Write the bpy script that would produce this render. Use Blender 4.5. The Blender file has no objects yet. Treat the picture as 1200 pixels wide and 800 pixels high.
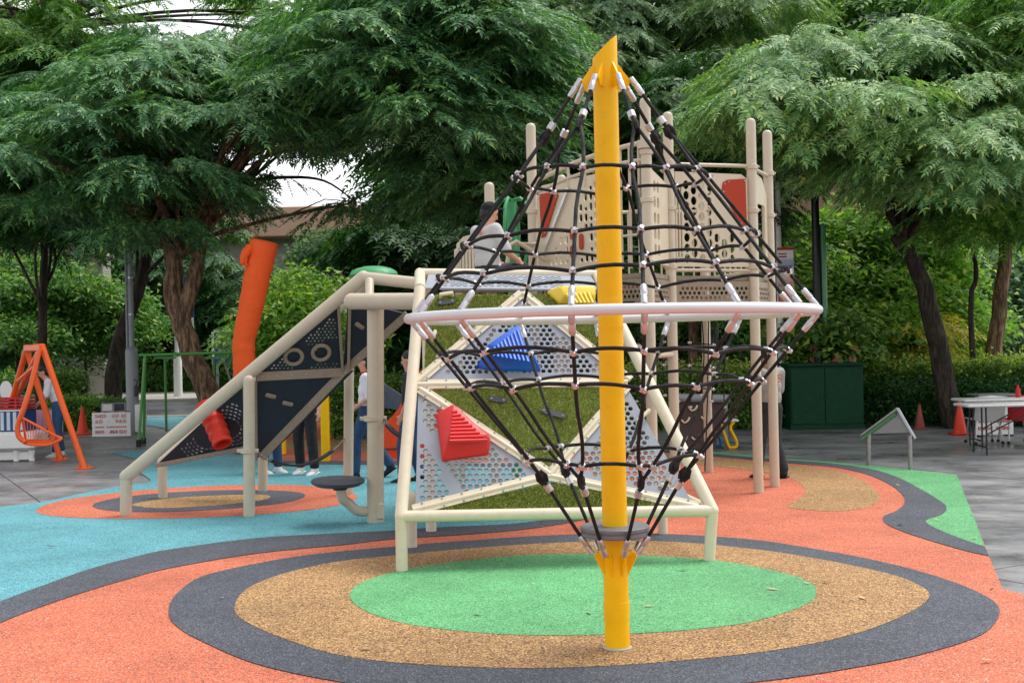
import bpy, bmesh, math, random
import numpy as np
from mathutils import Vector, Matrix
from mathutils.geometry import tessellate_polygon

# ------------------------------------------------------------------ camera, sky, sun, exposure
SC = bpy.context.scene
COL = SC.collection
F_PX, CAM_H, ROLL, PITCH = 1400.0, 1.75, math.radians(1.2), math.atan(5.6 / 1400.0)
_cr, _sr, _cp, _sp = math.cos(ROLL), math.sin(ROLL), math.cos(PITCH), math.sin(PITCH)

def camera():
    cd = bpy.data.cameras.new('camera'); co = bpy.data.objects.new('camera', cd); COL.objects.link(co)
    cd.sensor_width = 36.0; cd.lens = F_PX / 1200.0 * 36.0; cd.clip_end = 2000.0; cd.clip_start = 0.05
    X = Vector((1, 0, 0)); U = Vector((0, -_sp, _cp)); Fw = Vector((0, _cp, _sp))
    right = X * _cr - U * _sr; up = X * _sr + U * _cr
    m = Matrix((right, up, -Fw)).transposed().to_4x4(); m.translation = (0, 0, CAM_H)
    co.matrix_world = m; SC.camera = co
camera()

SUN_EL, SUN_AZ = math.radians(64), math.radians(58)      # azimuth clockwise from +Y: beyond the trees, to the right
W = bpy.data.worlds.new('World'); SC.world = W; W.use_nodes = True
nt = W.node_tree; nt.nodes.clear()
sky = nt.nodes.new('ShaderNodeTexSky'); sky.sky_type = 'NISHITA'; sky.sun_disc = False
sky.sun_elevation = SUN_EL; sky.sun_rotation = SUN_AZ; sky.dust_density = 1.0; sky.air_density = 1.0; sky.ozone_density = 0.6
hs = nt.nodes.new('ShaderNodeHueSaturation'); hs.inputs['Saturation'].default_value = 0.10
bg = nt.nodes.new('ShaderNodeBackground'); bg.inputs['Strength'].default_value = 0.15
wo = nt.nodes.new('ShaderNodeOutputWorld')
nt.links.new(sky.outputs[0], hs.inputs['Color']); nt.links.new(hs.outputs[0], bg.inputs[0]); nt.links.new(bg.outputs[0], wo.inputs[0])
sd = bpy.data.lights.new('sun', 'SUN'); so = bpy.data.objects.new('sun', sd); COL.objects.link(so)
sd.energy = 1.5; sd.angle = math.radians(30); sd.color = (1.0, 0.97, 0.92)
_sv = Vector((math.sin(SUN_AZ) * math.cos(SUN_EL), math.cos(SUN_AZ) * math.cos(SUN_EL), math.sin(SUN_EL)))
so.rotation_euler = (-_sv).to_track_quat('-Z', 'Y').to_euler(); so.location = (0, -5, 30)
SC.view_settings.view_transform = 'Standard'; SC.view_settings.look = 'None'
SC.view_settings.gamma = 1.0; SC.view_settings.use_curve_mapping = False
SC.view_settings.exposure = 0.8
SC.cycles.use_denoising = True; SC.cycles.max_bounces = 6; SC.cycles.diffuse_bounces = 3
SC.cycles.glossy_bounces = 3; SC.cycles.transmission_bounces = 4; SC.cycles.transparent_max_bounces = 8

# ------------------------------------------------------------------ measuring helpers (calibrated to the lens; px of the 1200x800 photo)
def ray(x, y):
    u, v = x - 600.0, 400.0 - y
    r, up = u * _cr + v * _sr, -u * _sr + v * _cr
    return Vector((r, F_PX * _cp - up * _sp, F_PX * _sp + up * _cp))
def P(x, y, d):
    q = ray(x, y); t = d / q.y
    return Vector((q.x * t, d, CAM_H + q.z * t))
def G(x, y, z=0.0):
    q = ray(x, y); t = (z - CAM_H) / q.z
    return Vector((q.x * t, q.y * t, z))
def PZ(x, d, z):
    """x column at depth d, at height z"""
    y = 400.0
    for _ in range(4):
        p = P(x, y, d); y -= (z - p.z) * F_PX / d
    return P(x, y, d)
RND = random.Random(7)

# ------------------------------------------------------------------ materials
MATS = {}
def sr(c):                                   # sRGB 0-255 -> linear
    return tuple(((v / 255.0) / 12.92 if v <= 10 else ((v / 255.0 + 0.055) / 1.055) ** 2.4) for v in c)
class NT:
    def __init__(s, name):
        s.m = bpy.data.materials.new(name); s.m.use_nodes = True; s.t = s.m.node_tree
        s.b = s.t.nodes['Principled BSDF']; s.out = s.t.nodes['Material Output']; MATS[name] = s.m
        s.geo = None
    def n(s, t, **k):
        o = s.t.nodes.new(t)
        for a, v in k.items():
            if a in o.inputs: o.inputs[a].default_value = v
            else: setattr(o, a, v)
        return o
    def l(s, a, b): s.t.links.new(a, b)
    def pos(s):
        if not s.geo: s.geo = s.n('ShaderNodeNewGeometry')
        return s.geo.outputs['Position']
    def noise(s, scale, detail=3, rough=0.55, vec=None, out='Fac'):
        o = s.n('ShaderNodeTexNoise'); o.inputs['Scale'].default_value = scale; o.inputs['Detail'].default_value = detail
        o.inputs['Roughness'].default_value = rough; s.l(vec or s.pos(), o.inputs['Vector']); return o.outputs[out]
    def ramp(s, fac, stops, interp='LINEAR'):
        o = s.n('ShaderNodeValToRGB'); cr = o.color_ramp; cr.interpolation = interp
        while len(cr.elements) < len(stops): cr.elements.new(0.5)
        for e, (p, c) in zip(cr.elements, stops):
            e.position = p; e.color = (*c, 1) if len(c) == 3 else c
        s.l(fac, o.inputs[0]); return o.outputs[0]
    def mix(s, fac, a, b, mode='MIX'):
        o = s.n('ShaderNodeMix', data_type='RGBA', blend_type=mode)
        for sock, v in ((o.inputs[0], fac), (o.inputs[6], a), (o.inputs[7], b)):
            if hasattr(v, 'links') or isinstance(v, bpy.types.NodeSocket): s.l(v, sock)
            else: sock.default_value = v if not isinstance(v, tuple) else (*v, 1)[:4]
        return o.outputs[2]
    def bump(s, h, strength=0.3, dist=0.01):
        o = s.n('ShaderNodeBump'); o.inputs['Strength'].default_value = strength; o.inputs['Distance'].default_value = dist
        s.l(h, o.inputs['Height']); s.l(o.outputs[0], s.b.inputs['Normal'])
    def set(s, **k):
        for a, v in k.items():
            i = s.b.inputs[a.replace('_', ' ')]
            if isinstance(v, bpy.types.NodeSocket): s.l(v, i)
            else: i.default_value = (*v, 1) if isinstance(v, tuple) and len(v) == 3 else v
        return s

def paint(name, c, rough=0.4, var=0.12, metal=0.0, dirt=0.0, bump=0.0, bscale=60, dscale=6.0, spec=0.5):
    """painted or moulded surface with slight tone variation, grime and gloss breakup"""
    s = NT(name); c = sr(c)
    lo = tuple(v * (1 - var) for v in c); hi = tuple(min(1, v * (1 + var * 0.6)) for v in c)
    col = s.ramp(s.noise(dscale, 5, 0.65), [(0.3, lo), (0.7, hi)])
    if dirt:
        d = s.ramp(s.noise(dscale * 2.3, 6, 0.7), [(0.52, (0, 0, 0)), (0.72, (dirt,) * 3)])
        col = s.mix(d, col, tuple(v * 0.45 for v in c))
    r = s.ramp(s.noise(14, 4), [(0.3, (rough * 0.8,) * 3), (0.7, (min(1, rough * 1.25),) * 3)])
    s.set(Base_Color=col, Roughness=r, Metallic=metal); s.b.inputs['Specular IOR Level'].default_value = spec
    if bump: s.bump(s.noise(bscale, 3), bump, 0.004)
    return s.m
def rubber(name, main, others, scale=135):
    """poured rubber granules"""
    s = NT(name)
    v = s.n('ShaderNodeTexVoronoi'); v.inputs['Scale'].default_value = scale; s.l(s.pos(), v.inputs['Vector'])
    sp = s.n('ShaderNodeSeparateColor'); s.l(v.outputs['Color'], sp.inputs[0])
    n = len(others) + 3
    m = sr(main)
    stops = [(0.0, tuple(x * 0.78 for x in m)), (0.22, m), (0.55, tuple(min(1, x * 1.12) for x in m))]
    p = 1.0 - 0.11 * len(others)
    for o in others: stops.append((p, sr(o))); p += 0.11
    col = s.ramp(sp.outputs[0], stops, 'CONSTANT')
    big = s.ramp(s.noise(0.9, 7, 0.65), [(0.3, (0.74,) * 3), (0.7, (1.10,) * 3)])
    col = s.mix(1.0, col, big, 'MULTIPLY')
    st = s.ramp(s.noise(5.5, 6, 0.75), [(0.56, (1, 1, 1)), (0.76, (0.72, 0.71, 0.70))])
    col = s.mix(1.0, col, st, 'MULTIPLY')
    rg = s.ramp(s.noise(0.8, 4), [(0.35, (0.62,) * 3), (0.7, (0.85,) * 3)])
    s.set(Base_Color=col, Roughness=rg); s.b.inputs['Specular IOR Level'].default_value = 0.35
    s.bump(v.outputs['Distance'], 0.5, 0.004)
    return s.m
def leafmat(name, lo, hi, odd=None, trans=0.28, nscale=0.5):
    s = NT(name)
    if not s.geo: s.pos()
    isl = s.geo.outputs['Random Per Island']
    base = s.ramp(isl, [(0.0, sr(lo)), (0.75, sr(hi)), (0.97, sr(odd or hi)), (1.0, sr(odd or hi))])
    cl = s.ramp(s.noise(nscale, 3, 0.6), [(0.32, (0.70, 0.78, 0.80)), (0.68, (1.22, 1.15, 0.95))])
    col = s.mix(1.0, base, cl, 'MULTIPLY')
    s.set(Base_Color=col, Roughness=0.5); s.b.inputs['Specular IOR Level'].default_value = 0.35
    tr = s.n('ShaderNodeBsdfTranslucent'); c2 = s.mix(1.0, col, (1.25, 1.35, 0.55), 'MULTIPLY'); s.l(c2, tr.inputs['Color'])
    mx = s.n('ShaderNodeMixShader'); mx.inputs[0].default_value = trans
    s.l(s.b.outputs[0], mx.inputs[1]); s.l(tr.outputs[0], mx.inputs[2]); s.l(mx.outputs[0], s.out.inputs['Surface'])
    return s.m
def bark(name, lo, hi):
    s = NT(name)
    mp = s.n('ShaderNodeMapping'); mp.inputs['Scale'].default_value = (9, 9, 1.6); s.l(s.pos(), mp.inputs[0])
    nz = s.noise(1.6, 7, 0.7, mp.outputs[0])
    col = s.ramp(nz, [(0.34, tuple(v * 0.35 for v in sr(lo))), (0.46, sr(lo)), (0.64, sr(hi))])
    s.set(Base_Color=col, Roughness=0.9); s.bump(nz, 1.0, 0.05)
    return s.m

# ------------------------------------------------------------------ mesh builder
class MB:
    def __init__(s): s.v = []; s.f = []; s.mi = []; s.cm = 0
    def add(s, vs, fs):
        o = len(s.v); s.v.extend([tuple(p) for p in vs]); s.f.extend([tuple(i + o for i in f) for f in fs]); s.mi.extend([s.cm] * len(fs)); return s
    def tube(s, pts, r, n=10, cap=True, closed=False):
        pts = [Vector(p) for p in pts]; k = len(pts)
        rs = r if isinstance(r, (list, tuple)) else [r] * k
        if closed: tg = [(pts[(i + 1) % k] - pts[i - 1]).normalized() for i in range(k)]
        else: tg = [(pts[min(i + 1, k - 1)] - pts[max(i - 1, 0)]).normalized() for i in range(k)]
        a = Vector((0, 0, 1)) if abs(tg[0].z) < 0.9 else Vector((1, 0, 0))
        nrm = (a - tg[0] * a.dot(tg[0])).normalized(); vs = []
        for i in range(k):
            nrm = (nrm - tg[i] * nrm.dot(tg[i]))
            nrm = nrm.normalized() if nrm.length > 1e-6 else tg[i].orthogonal().normalized()
            b = tg[i].cross(nrm)
            for j in range(n):
                t = 2 * math.pi * j / n
                vs.append(pts[i] + (nrm * math.cos(t) + b * math.sin(t)) * rs[i])
        fs = []
        for i in range(k if closed else k - 1):
            i2 = (i + 1) % k
            for j in range(n):
                j2 = (j + 1) % n; fs.append((i * n + j, i * n + j2, i2 * n + j2, i2 * n + j))
        if cap and not closed:
            fs.append(tuple(range(n - 1, -1, -1))); fs.append(tuple((k - 1) * n + j for j in range(n)))
        return s.add(vs, fs)
    def box(s, c, size, ax=None, bev=0.0):
        c = Vector(c); ax = ax or (Vector((1, 0, 0)), Vector((0, 1, 0)), Vector((0, 0, 1)))
        h = [v / 2 for v in size]
        if bev <= 0:
            vs = [c + ax[0] * (h[0] * i) + ax[1] * (h[1] * j) + ax[2] * (h[2] * k) for k in (-1, 1) for j in (-1, 1) for i in (-1, 1)]
            return s.add(vs, [(0, 2, 3, 1), (4, 5, 7, 6), (0, 1, 5, 4), (2, 6, 7, 3), (0, 4, 6, 2), (1, 3, 7, 5)])
        b = min(bev, min(h) * 0.9); vs = []; ring = []
        for (z, e) in ((-h[2], b), (-h[2] + b, 0), (h[2] - b, 0), (h[2], b)):
            x, y = h[0] - e, h[1] - e
            pts = [(-x + b, -y), (x - b, -y), (x, -y + b), (x, y - b), (x - b, y), (-x + b, y), (-x, y - b), (-x, -y + b)]
            ring.append([c + ax[0] * px + ax[1] * py + ax[2] * z for px, py in pts])
        for rg in ring: vs += rg
        fs = [tuple(range(7, -1, -1)), tuple(24 + j for j in range(8))]
        for i in range(3):
            for j in range(8): fs.append((i * 8 + j, i * 8 + (j + 1) % 8, i * 8 + 8 + (j + 1) % 8, i * 8 + 8 + j))
        return s.add(vs, fs)
    def bar(s, a, b, w, h, up=(0, 0, 1), bev=0.0):
        a, b = Vector(a), Vector(b); d = b - a; L = d.length; d.normalize(); up = Vector(up)
        if abs(d.dot(up.normalized())) > 0.98: up = Vector((0, 1, 0))
        sd = d.cross(up).normalized(); u2 = sd.cross(d).normalized()
        return s.box((a + b) / 2, (L, w, h), (d, sd, u2), bev)
    def lathe(s, prof, org=(0, 0, 0), axis=(0, 0, 1), n=20, cap=True):
        org, axis = Vector(org), Vector(axis).normalized(); e1 = axis.orthogonal().normalized(); e2 = axis.cross(e1); vs = []
        for (r, z) in prof:
            for j in range(n):
                t = 2 * math.pi * j / n; vs.append(org + axis * z + (e1 * math.cos(t) + e2 * math.sin(t)) * max(r, 1e-4))
        fs = []
        for i in range(len(prof) - 1):
            for j in range(n): fs.append((i * n + j, i * n + (j + 1) % n, (i + 1) * n + (j + 1) % n, (i + 1) * n + j))
        if cap:
            fs.append(tuple(range(n - 1, -1, -1))); fs.append(tuple((len(prof) - 1) * n + j for j in range(n)))
        return s.add(vs, fs)
    def ell(s, c, r, n=12, m=8, ax=None):
        c = Vector(c); r = r if isinstance(r, (tuple, list)) else (r, r, r)
        ax = ax or (Vector((1, 0, 0)), Vector((0, 1, 0)), Vector((0, 0, 1))); vs = []
        for i in range(m + 1):
            ph = math.pi * i / m
            for j in range(n):
                t = 2 * math.pi * j / n; q = max(math.sin(ph), 0.02)
                vs.append(c + ax[0] * (r[0] * q * math.cos(t)) + ax[1] * (r[1] * q * math.sin(t)) + ax[2] * (-r[2] * math.cos(ph)))
        fs = []
        for i in range(m):
            for j in range(n): fs.append((i * n + j, i * n + (j + 1) % n, (i + 1) * n + (j + 1) % n, (i + 1) * n + j))
        fs.append(tuple(range(n - 1, -1, -1))); fs.append(tuple(m * n + j for j in range(n)))
        return s.add(vs, fs)
    def plate(s, outer, holes, org, ux, uy, th):
        """flat plate with real holes: 2-D loops in the (ux, uy) plane, th thick along -normal"""
        org, ux, uy = Vector(org), Vector(ux), Vector(uy); nn = ux.cross(uy).normalized()
        def area(l): return sum(l[i][0] * l[(i + 1) % len(l)][1] - l[(i + 1) % len(l)][0] * l[i][1] for i in range(len(l)))
        outer = list(outer) if area(outer) > 0 else list(outer)[::-1]
        holes = [list(h) if area(h) < 0 else list(h)[::-1] for h in holes]
        loops = [outer] + holes
        tris = tessellate_polygon([[Vector((x, y, 0)) for x, y in l] for l in loops])
        flat = [p for l in loops for p in l]; n = len(flat)
        top = [org + ux * x + uy * y for x, y in flat]; bot = [p - nn * th for p in top]; fs = []
        for t in tris:
            a, b, c = (flat[i] for i in t)
            ar = (b[0] - a[0]) * (c[1] - a[1]) - (b[1] - a[1]) * (c[0] - a[0])
            t = tuple(t) if ar > 0 else tuple(t)[::-1]
            fs.append(t); fs.append(tuple(n + i for i in t[::-1]))
        o = 0
        for l in loops:
            k = len(l)
            for i in range(k):
                a, b = o + i, o + (i + 1) % k; fs.append((b, a, n + a, n + b))
            o += k
        return s.add(top + bot, fs)
    def mesh(s, name, org=(0, 0, 0), smooth=True, ang=38):
        me = bpy.data.meshes.new(name); o = Vector(org)
        me.from_pydata([(x - o.x, y - o.y, z - o.z) for x, y, z in s.v], [], s.f)
        if any(s.mi): me.polygons.foreach_set('material_index', s.mi)
        me.update()
        if smooth: me.shade_smooth(); me.set_sharp_from_angle(angle=math.radians(ang))
        return me

ORG = {}
def root_of(o):
    while o.parent: o = o.parent
    return o
def link(name, me, mat=None, parent=None):
    o = bpy.data.objects.new(name, me); COL.objects.link(o)
    if parent: o.parent = parent
    if mat is not None:
        for m in (mat if isinstance(mat, (list, tuple)) else [mat]): me.materials.append(MATS[m] if isinstance(m, str) else m)
    return o
def tag(o, label, cat, group=None):
    o['label'] = label; o['category'] = cat
    if group: o['group'] = group
    return o
def thing(name, label, cat, loc=(0, 0, 0), group=None):
    o = bpy.data.objects.new(name, None); COL.objects.link(o); o.location = loc; o.empty_display_size = 0.2
    ORG[o.name] = Vector(loc); return tag(o, label, cat, group)
def part(parent, name, mb, mat, smooth=True, label=None, ang=38):
    org = ORG[root_of(parent).name]
    o = link(name, mb.mesh(name, org, smooth, ang), mat, parent)
    if label: o['label'] = label
    if name in ('bolt_row', 'bolt_pair', 'red_lettering', 'lettering'): o['kind'] = 'stuff'
    return o
def solo(name, mb, mat, label, cat, loc, group=None, smooth=True):
    """a thing of one mesh, its origin at its base"""
    o = link(name, mb.mesh(name, loc, smooth), mat); o.location = loc; ORG[o.name] = Vector(loc)
    return tag(o, label, cat, group)
def struct(name, mb, mat, smooth=False, parent=None):
    o = link(name, mb.mesh(name, (0, 0, 0), smooth), mat, parent); ORG[o.name] = Vector((0, 0, 0))
    if not parent: o['kind'] = 'structure'
    return o
def inst(parent, name, me, mat_matrix):
    """another part sharing mesh data me; matrix in world space"""
    o = bpy.data.objects.new(name, me); COL.objects.link(o); o.parent = parent
    o.matrix_local = Matrix.Translation(-ORG[root_of(parent).name]) @ mat_matrix
    return o
def frame_m(p, z, x=None):
    z = Vector(z).normalized(); x = Vector(x) if x is not None else z.orthogonal(); y = z.cross(x).normalized(); x = y.cross(z).normalized()
    m = Matrix((x, y, z)).transposed().to_4x4(); m.translation = Vector(p); return m
def smooth_loop(pts, closed=True, sub=6):
    """Catmull-Rom through points"""
    P_ = [Vector(p) for p in pts]; k = len(P_); out = []
    for i in range(k if closed else k - 1):
        g = (lambda j: P_[j % k]) if closed else (lambda j: P_[min(max(j, 0), k - 1)])
        a, b, c, d = g(i - 1), g(i), g(i + 1), g(i + 2)
        for q in range(sub):
            t = q / sub
            out.append(0.5 * ((2 * b) + (c - a) * t + (2 * a - 5 * b + 4 * c - d) * t * t + (3 * b - a - 3 * c + d) * t ** 3))
    if not closed: out.append(P_[-1])
    return out
def inpoly(p, poly):
    x, y = p[0], p[1]; c = False; n = len(poly)
    for i in range(n):
        a, b = poly[i], poly[i - 1]
        if (a[1] > y) != (b[1] > y) and x < (b[0] - a[0]) * (y - a[1]) / (b[1] - a[1]) + a[0]: c = not c
    return c

# palette
paint('tan_post', (203, 190, 168), 0.38, 0.06, dirt=0.15)
paint('cream_steel', (226, 214, 190), 0.36, 0.06, dirt=0.18)
paint('tan_panel', (214, 200, 176), 0.5, 0.06, dirt=0.12)
paint('bronze_rail', (150, 134, 115), 0.5, 0.12, dirt=0.3)
paint('yellow_steel', (255, 196, 0), 0.42, 0.07, dirt=0.14, spec=0.3)
paint('yellow_plastic', (240, 208, 70), 0.45, 0.05)
paint('blue_plastic', (18, 92, 200), 0.42, 0.06)
paint('red_plastic', (214, 38, 42), 0.42, 0.06)
paint('orange_plastic', (232, 78, 24), 0.4, 0.06)
paint('red_orange', (214, 44, 18), 0.55, 0.06)
paint('orange_panel', (178, 54, 14), 0.4, 0.06, spec=0.3)
paint('orange_steel', (238, 96, 28), 0.35, 0.06, dirt=0.12)
paint('orange_cloth', (244, 92, 26), 0.75, 0.06, bump=0.4, bscale=9)
paint('grey_panel', (152, 158, 170), 0.5, 0.06, dirt=0.1)
paint('navy_panel', (34, 42, 54), 0.55, 0.12)
paint('charcoal_plastic', (70, 73, 82), 0.55, 0.1)
paint('black_rope', (17, 18, 20), 0.75, 0.25, bump=0.8, bscale=220)
paint('black_rubber', (24, 24, 26), 0.6, 0.2)
paint('aluminium', (205, 205, 208), 0.38, 0.08, metal=0.85, dirt=0.25)
paint('steel', (160, 162, 165), 0.3, 0.1, metal=0.9, dirt=0.2)
paint('silver_paint', (214, 216, 220), 0.35, 0.04, metal=0.1)
paint('green_plastic', (58, 150, 92), 0.45, 0.08)
paint('green_steel', (70, 140, 62), 0.4, 0.1, dirt=0.2)
paint('green_cabinet', (6, 62, 38), 0.6, 0.1, dirt=0.2, spec=0.25)
paint('white_plastic', (232, 232, 230), 0.4, 0.05, dirt=0.15)
paint('cone_orange', (232, 62, 30), 0.5, 0.08, dirt=0.15)
paint('cone_faded', (150, 74, 62), 0.7, 0.15, dirt=0.3)
paint('red_paint', (196, 32, 36), 0.5, 0.06)
paint('grey_paint', (142, 146, 150), 0.4, 0.08, dirt=0.2)
paint('black_metal', (22, 24, 26), 0.4, 0.15)
paint('brown_board', (66, 38, 32), 0.6, 0.15)
paint('blue_steel', (36, 110, 160), 0.4, 0.08)
paint('pink_cloth', (196, 140, 160), 0.9, 0.1)
paint('concrete_wall', (168, 164, 156), 0.85, 0.14, dirt=0.35, bump=0.4, bscale=8, dscale=0.8)
paint('salmon_stone', (196, 158, 136), 0.8, 0.1, dirt=0.2, bump=0.3, bscale=5, dscale=0.6)
paint('brown_stone', (166, 132, 112), 0.8, 0.1, dirt=0.2, dscale=0.6)
paint('shade_glass', (24, 34, 44), 0.08, 0.15)
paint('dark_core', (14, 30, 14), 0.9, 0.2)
paint('green_sheath', (74, 140, 96), 0.2, 0.1)
paint('stone_kerb', (176, 172, 164), 0.85, 0.1, dirt=0.3, bump=0.4, bscale=20)
# ------------------------------------------------------------------ ground
def wet_concrete():
    s = NT('wet_concrete')
    base = s.ramp(s.noise(1.1, 7, 0.65), [(0.3, sr((104, 105, 108))), (0.5, sr((134, 134, 137))), (0.72, sr((162, 161, 160)))])
    mp = s.n('ShaderNodeMapping'); mp.inputs['Scale'].default_value = (0.8, 1.1, 1.0); s.l(s.pos(), mp.inputs[0])
    wet = s.noise(0.9, 8, 0.68, mp.outputs[0])
    wm = s.ramp(wet, [(0.44, (0, 0, 0)), (0.66, (1, 1, 1))])
    spot = s.ramp(s.noise(4.5, 7, 0.75), [(0.33, (0.50,) * 3), (0.43, (1, 1, 1))])
    fine = s.ramp(s.noise(60, 3, 0.6), [(0.3, (0.86,) * 3), (0.7, (1.08,) * 3)])
    col = s.mix(1.0, base, spot, 'MULTIPLY'); col = s.mix(1.0, col, fine, 'MULTIPLY')
    rust = s.ramp(s.noise(0.9, 3, 0.5), [(0.66, (0, 0, 0)), (0.72, (0.5,) * 3)])
    col = s.mix(rust, col, sr((120, 84, 74)))
    dk = s.mix(1.0, col, (0.58, 0.585, 0.60), 'MULTIPLY')
    col = s.mix(wm, col, dk)
    rg = s.ramp(wet, [(0.44, (0.60,) * 3), (0.62, (0.24,) * 3)])
    s.set(Base_Color=col, Roughness=rg)
    s.bump(s.noise(35, 4, 0.7), 0.25, 0.006)
wet_concrete()
def asphalt():
    s = NT('asphalt')
    col = s.ramp(s.noise(90, 3, 0.6), [(0.3, sr((70, 72, 76))), (0.7, sr((104, 106, 110)))])
    col = s.mix(1.0, col, s.ramp(s.noise(0.4, 5), [(0.3, (0.8,) * 3), (0.7, (1.15,) * 3)]), 'MULTIPLY')
    s.set(Base_Color=col, Roughness=s.ramp(s.noise(0.5, 4), [(0.4, (0.3,) * 3), (0.65, (0.7,) * 3)]))
asphalt()
def soil():
    s = NT('soil'); s.set(Base_Color=s.ramp(s.noise(3, 6, 0.7), [(0.3, sr((44, 38, 28))), (0.7, sr((84, 74, 54)))]), Roughness=0.95)
    s.bump(s.noise(20, 5), 0.6, 0.03)
soil()
rubber('rubber_orange', (220, 116, 82), [(236, 160, 136), (166, 92, 76), (112, 86, 80)])
rubber('rubber_teal', (102, 174, 186), [(142, 204, 212), (70, 134, 146), (58, 94, 104)])
rubber('rubber_charcoal', (78, 82, 92), [(104, 108, 118), (54, 57, 64), (120, 124, 132)])
rubber('rubber_tan', (176, 134, 88), [(222, 182, 128), (110, 82, 60), (212, 168, 112), (88, 74, 66)], 110)
rubber('rubber_green', (104, 182, 120), [(144, 210, 152), (72, 142, 92), (58, 110, 78)])

def sheet(name, pts, z, mat, parent=None):
    mb = MB(); loop = [(p[0], p[1]) for p in pts]
    mb.plate(loop, [], (0, 0, z), (1, 0, 0), (0, 1, 0), 0.002)
    return struct(name, mb, mat, parent=parent)
def gl(px): return [G(x, y) for x, y in px]

mb = MB(); mb.add([(-420, -40, -0.06), (420, -40, -0.06), (420, 800, -0.06), (-420, 800, -0.06)], [(0, 1, 2, 3)])
struct('ground', mb, 'soil')

# rubber play surface outline
left_edge = [(-60, 603), (0, 595), (50, 589), (100, 578), (150, 569), (176, 565), (170, 558), (163, 553), (165, 547), (175, 543),
             (163, 539), (137, 533), (131, 530.5), (150, 529), (180, 527), (205, 521), (208, 512), (200, 505), (185, 500.5), (170, 499)]
far_edge = [(170, 489.3), (260, 488), (340, 487.3)]
surf = smooth_loop(gl(left_edge), False, 4) + gl(far_edge)
right_far = gl([(520, 512), (600, 515), (760, 523), (830, 529.5), (919, 538), (975, 542), (1025, 547), (1075, 552), (1121, 557),
                (1143, 612), (1159, 653), (1175, 691), (1200, 697.5)])
near = [G(1330, 730), Vector((6.5, 2.0, 0)), Vector((-7.5, 2.0, 0)), G(-60, 760)]
rub = surf + right_far + near
RUBBER = [(p.x, p.y) for p in rub]

# concrete bays, each a slab with open joints
pav = MB(); pav.add([(-60, 1, -0.03), (60, 1, -0.03), (60, 33, -0.03), (-60, 33, -0.03)], [(0, 1, 2, 3)])
PAV = struct('pavement', pav, 'wet_concrete')
ja, jb = G(4, 557), G(46, 587)
jd = (jb - ja).normalized(); ang = math.atan2(jd.y, jd.x)
e1 = Vector((math.cos(ang), math.sin(ang), 0)); e2 = Vector((-e1.y, e1.x, 0))
SL = 2.6; sm = MB(); sm.box((0, 0, -0.015), (SL - 0.02, SL - 0.02, 0.03), None, 0.004); slab = sm.mesh('slab', (0, 0, 0), False); slab.materials.append(MATS['wet_concrete'])
for i in range(-16, 17):
    for j in range(-16, 17):
        c = ja + e1 * ((i + 0.5) * SL) + e2 * ((j + 0.5) * SL)
        if not (4 < c.y < 30 and abs(c.x) < c.y * 0.52 + 2.5): continue
        cs = [c + e1 * (a * SL / 2) + e2 * (b * SL / 2) for a in (-1, 0, 1) for b in (-1, 0, 1)]
        if all(inpoly(q, RUBBER) for q in cs): continue
        inst(PAV, 'slab', slab, Matrix.Translation((c.x, c.y, RND.uniform(-0.002, 0.002))) @ Matrix.Rotation(ang, 4, 'Z'))

Z0, DZ = 0.010, 0.003
sheet('rubber_surface_orange', rub, Z0, 'rubber_orange')
# teal zone
band_up = [(-60, 735), (0, 707), (50, 688), (100, 670), (150, 656), (200, 645), (300, 632), (380, 627), (460, 623), (500, 620), (600, 615), (650, 608), (690, 596), (700, 584), (680, 570), (640, 558), (590, 550), (540, 546)]
band_dn = [(-60, 764), (0, 732), (50, 712), (100, 695), (150, 680), (200, 667), (300, 650), (400, 640), (460, 633), (540, 628), (610, 622), (670, 613), (715, 600), (722, 584), (700, 566), (650, 553), (600, 545), (540, 541.5)]
up = smooth_loop(gl(band_up), False, 5); dn = smooth_loop(gl(band_dn), False, 5)
far_t = gl([(480, 543.5), (400, 542.5), (335, 541), (322, 530), (326, 505), (330, 487.5)])
far_t2 = gl([(480, 546), (400, 545), (332, 544)])
teal_poly = surf[:-1] + gl([(328, 487.5)]) + list(reversed(far_t[:-1])) + list(reversed(up))
sheet('rubber_surface_teal', teal_poly, Z0 + DZ, 'rubber_teal')
bandp = up + dn[::-1]
sheet('rubber_band_charcoal', bandp, Z0 + 2 * DZ, 'rubber_charcoal')
sheet('rubber_line_charcoal', gl([(540, 541.5), (540, 546)]) + far_t2 + gl([(331, 541)]) + gl([(400, 541), (480, 541)]), Z0 + 3 * DZ, 'rubber_charcoal')
sheet('rubber_far_tan', smooth_loop(gl([(330, 520), (400, 516.5), (470, 517), (540, 521), (530, 528), (460, 529.5), (390, 528.5), (345, 527)])), Z0 + DZ, 'rubber_tan')
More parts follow.
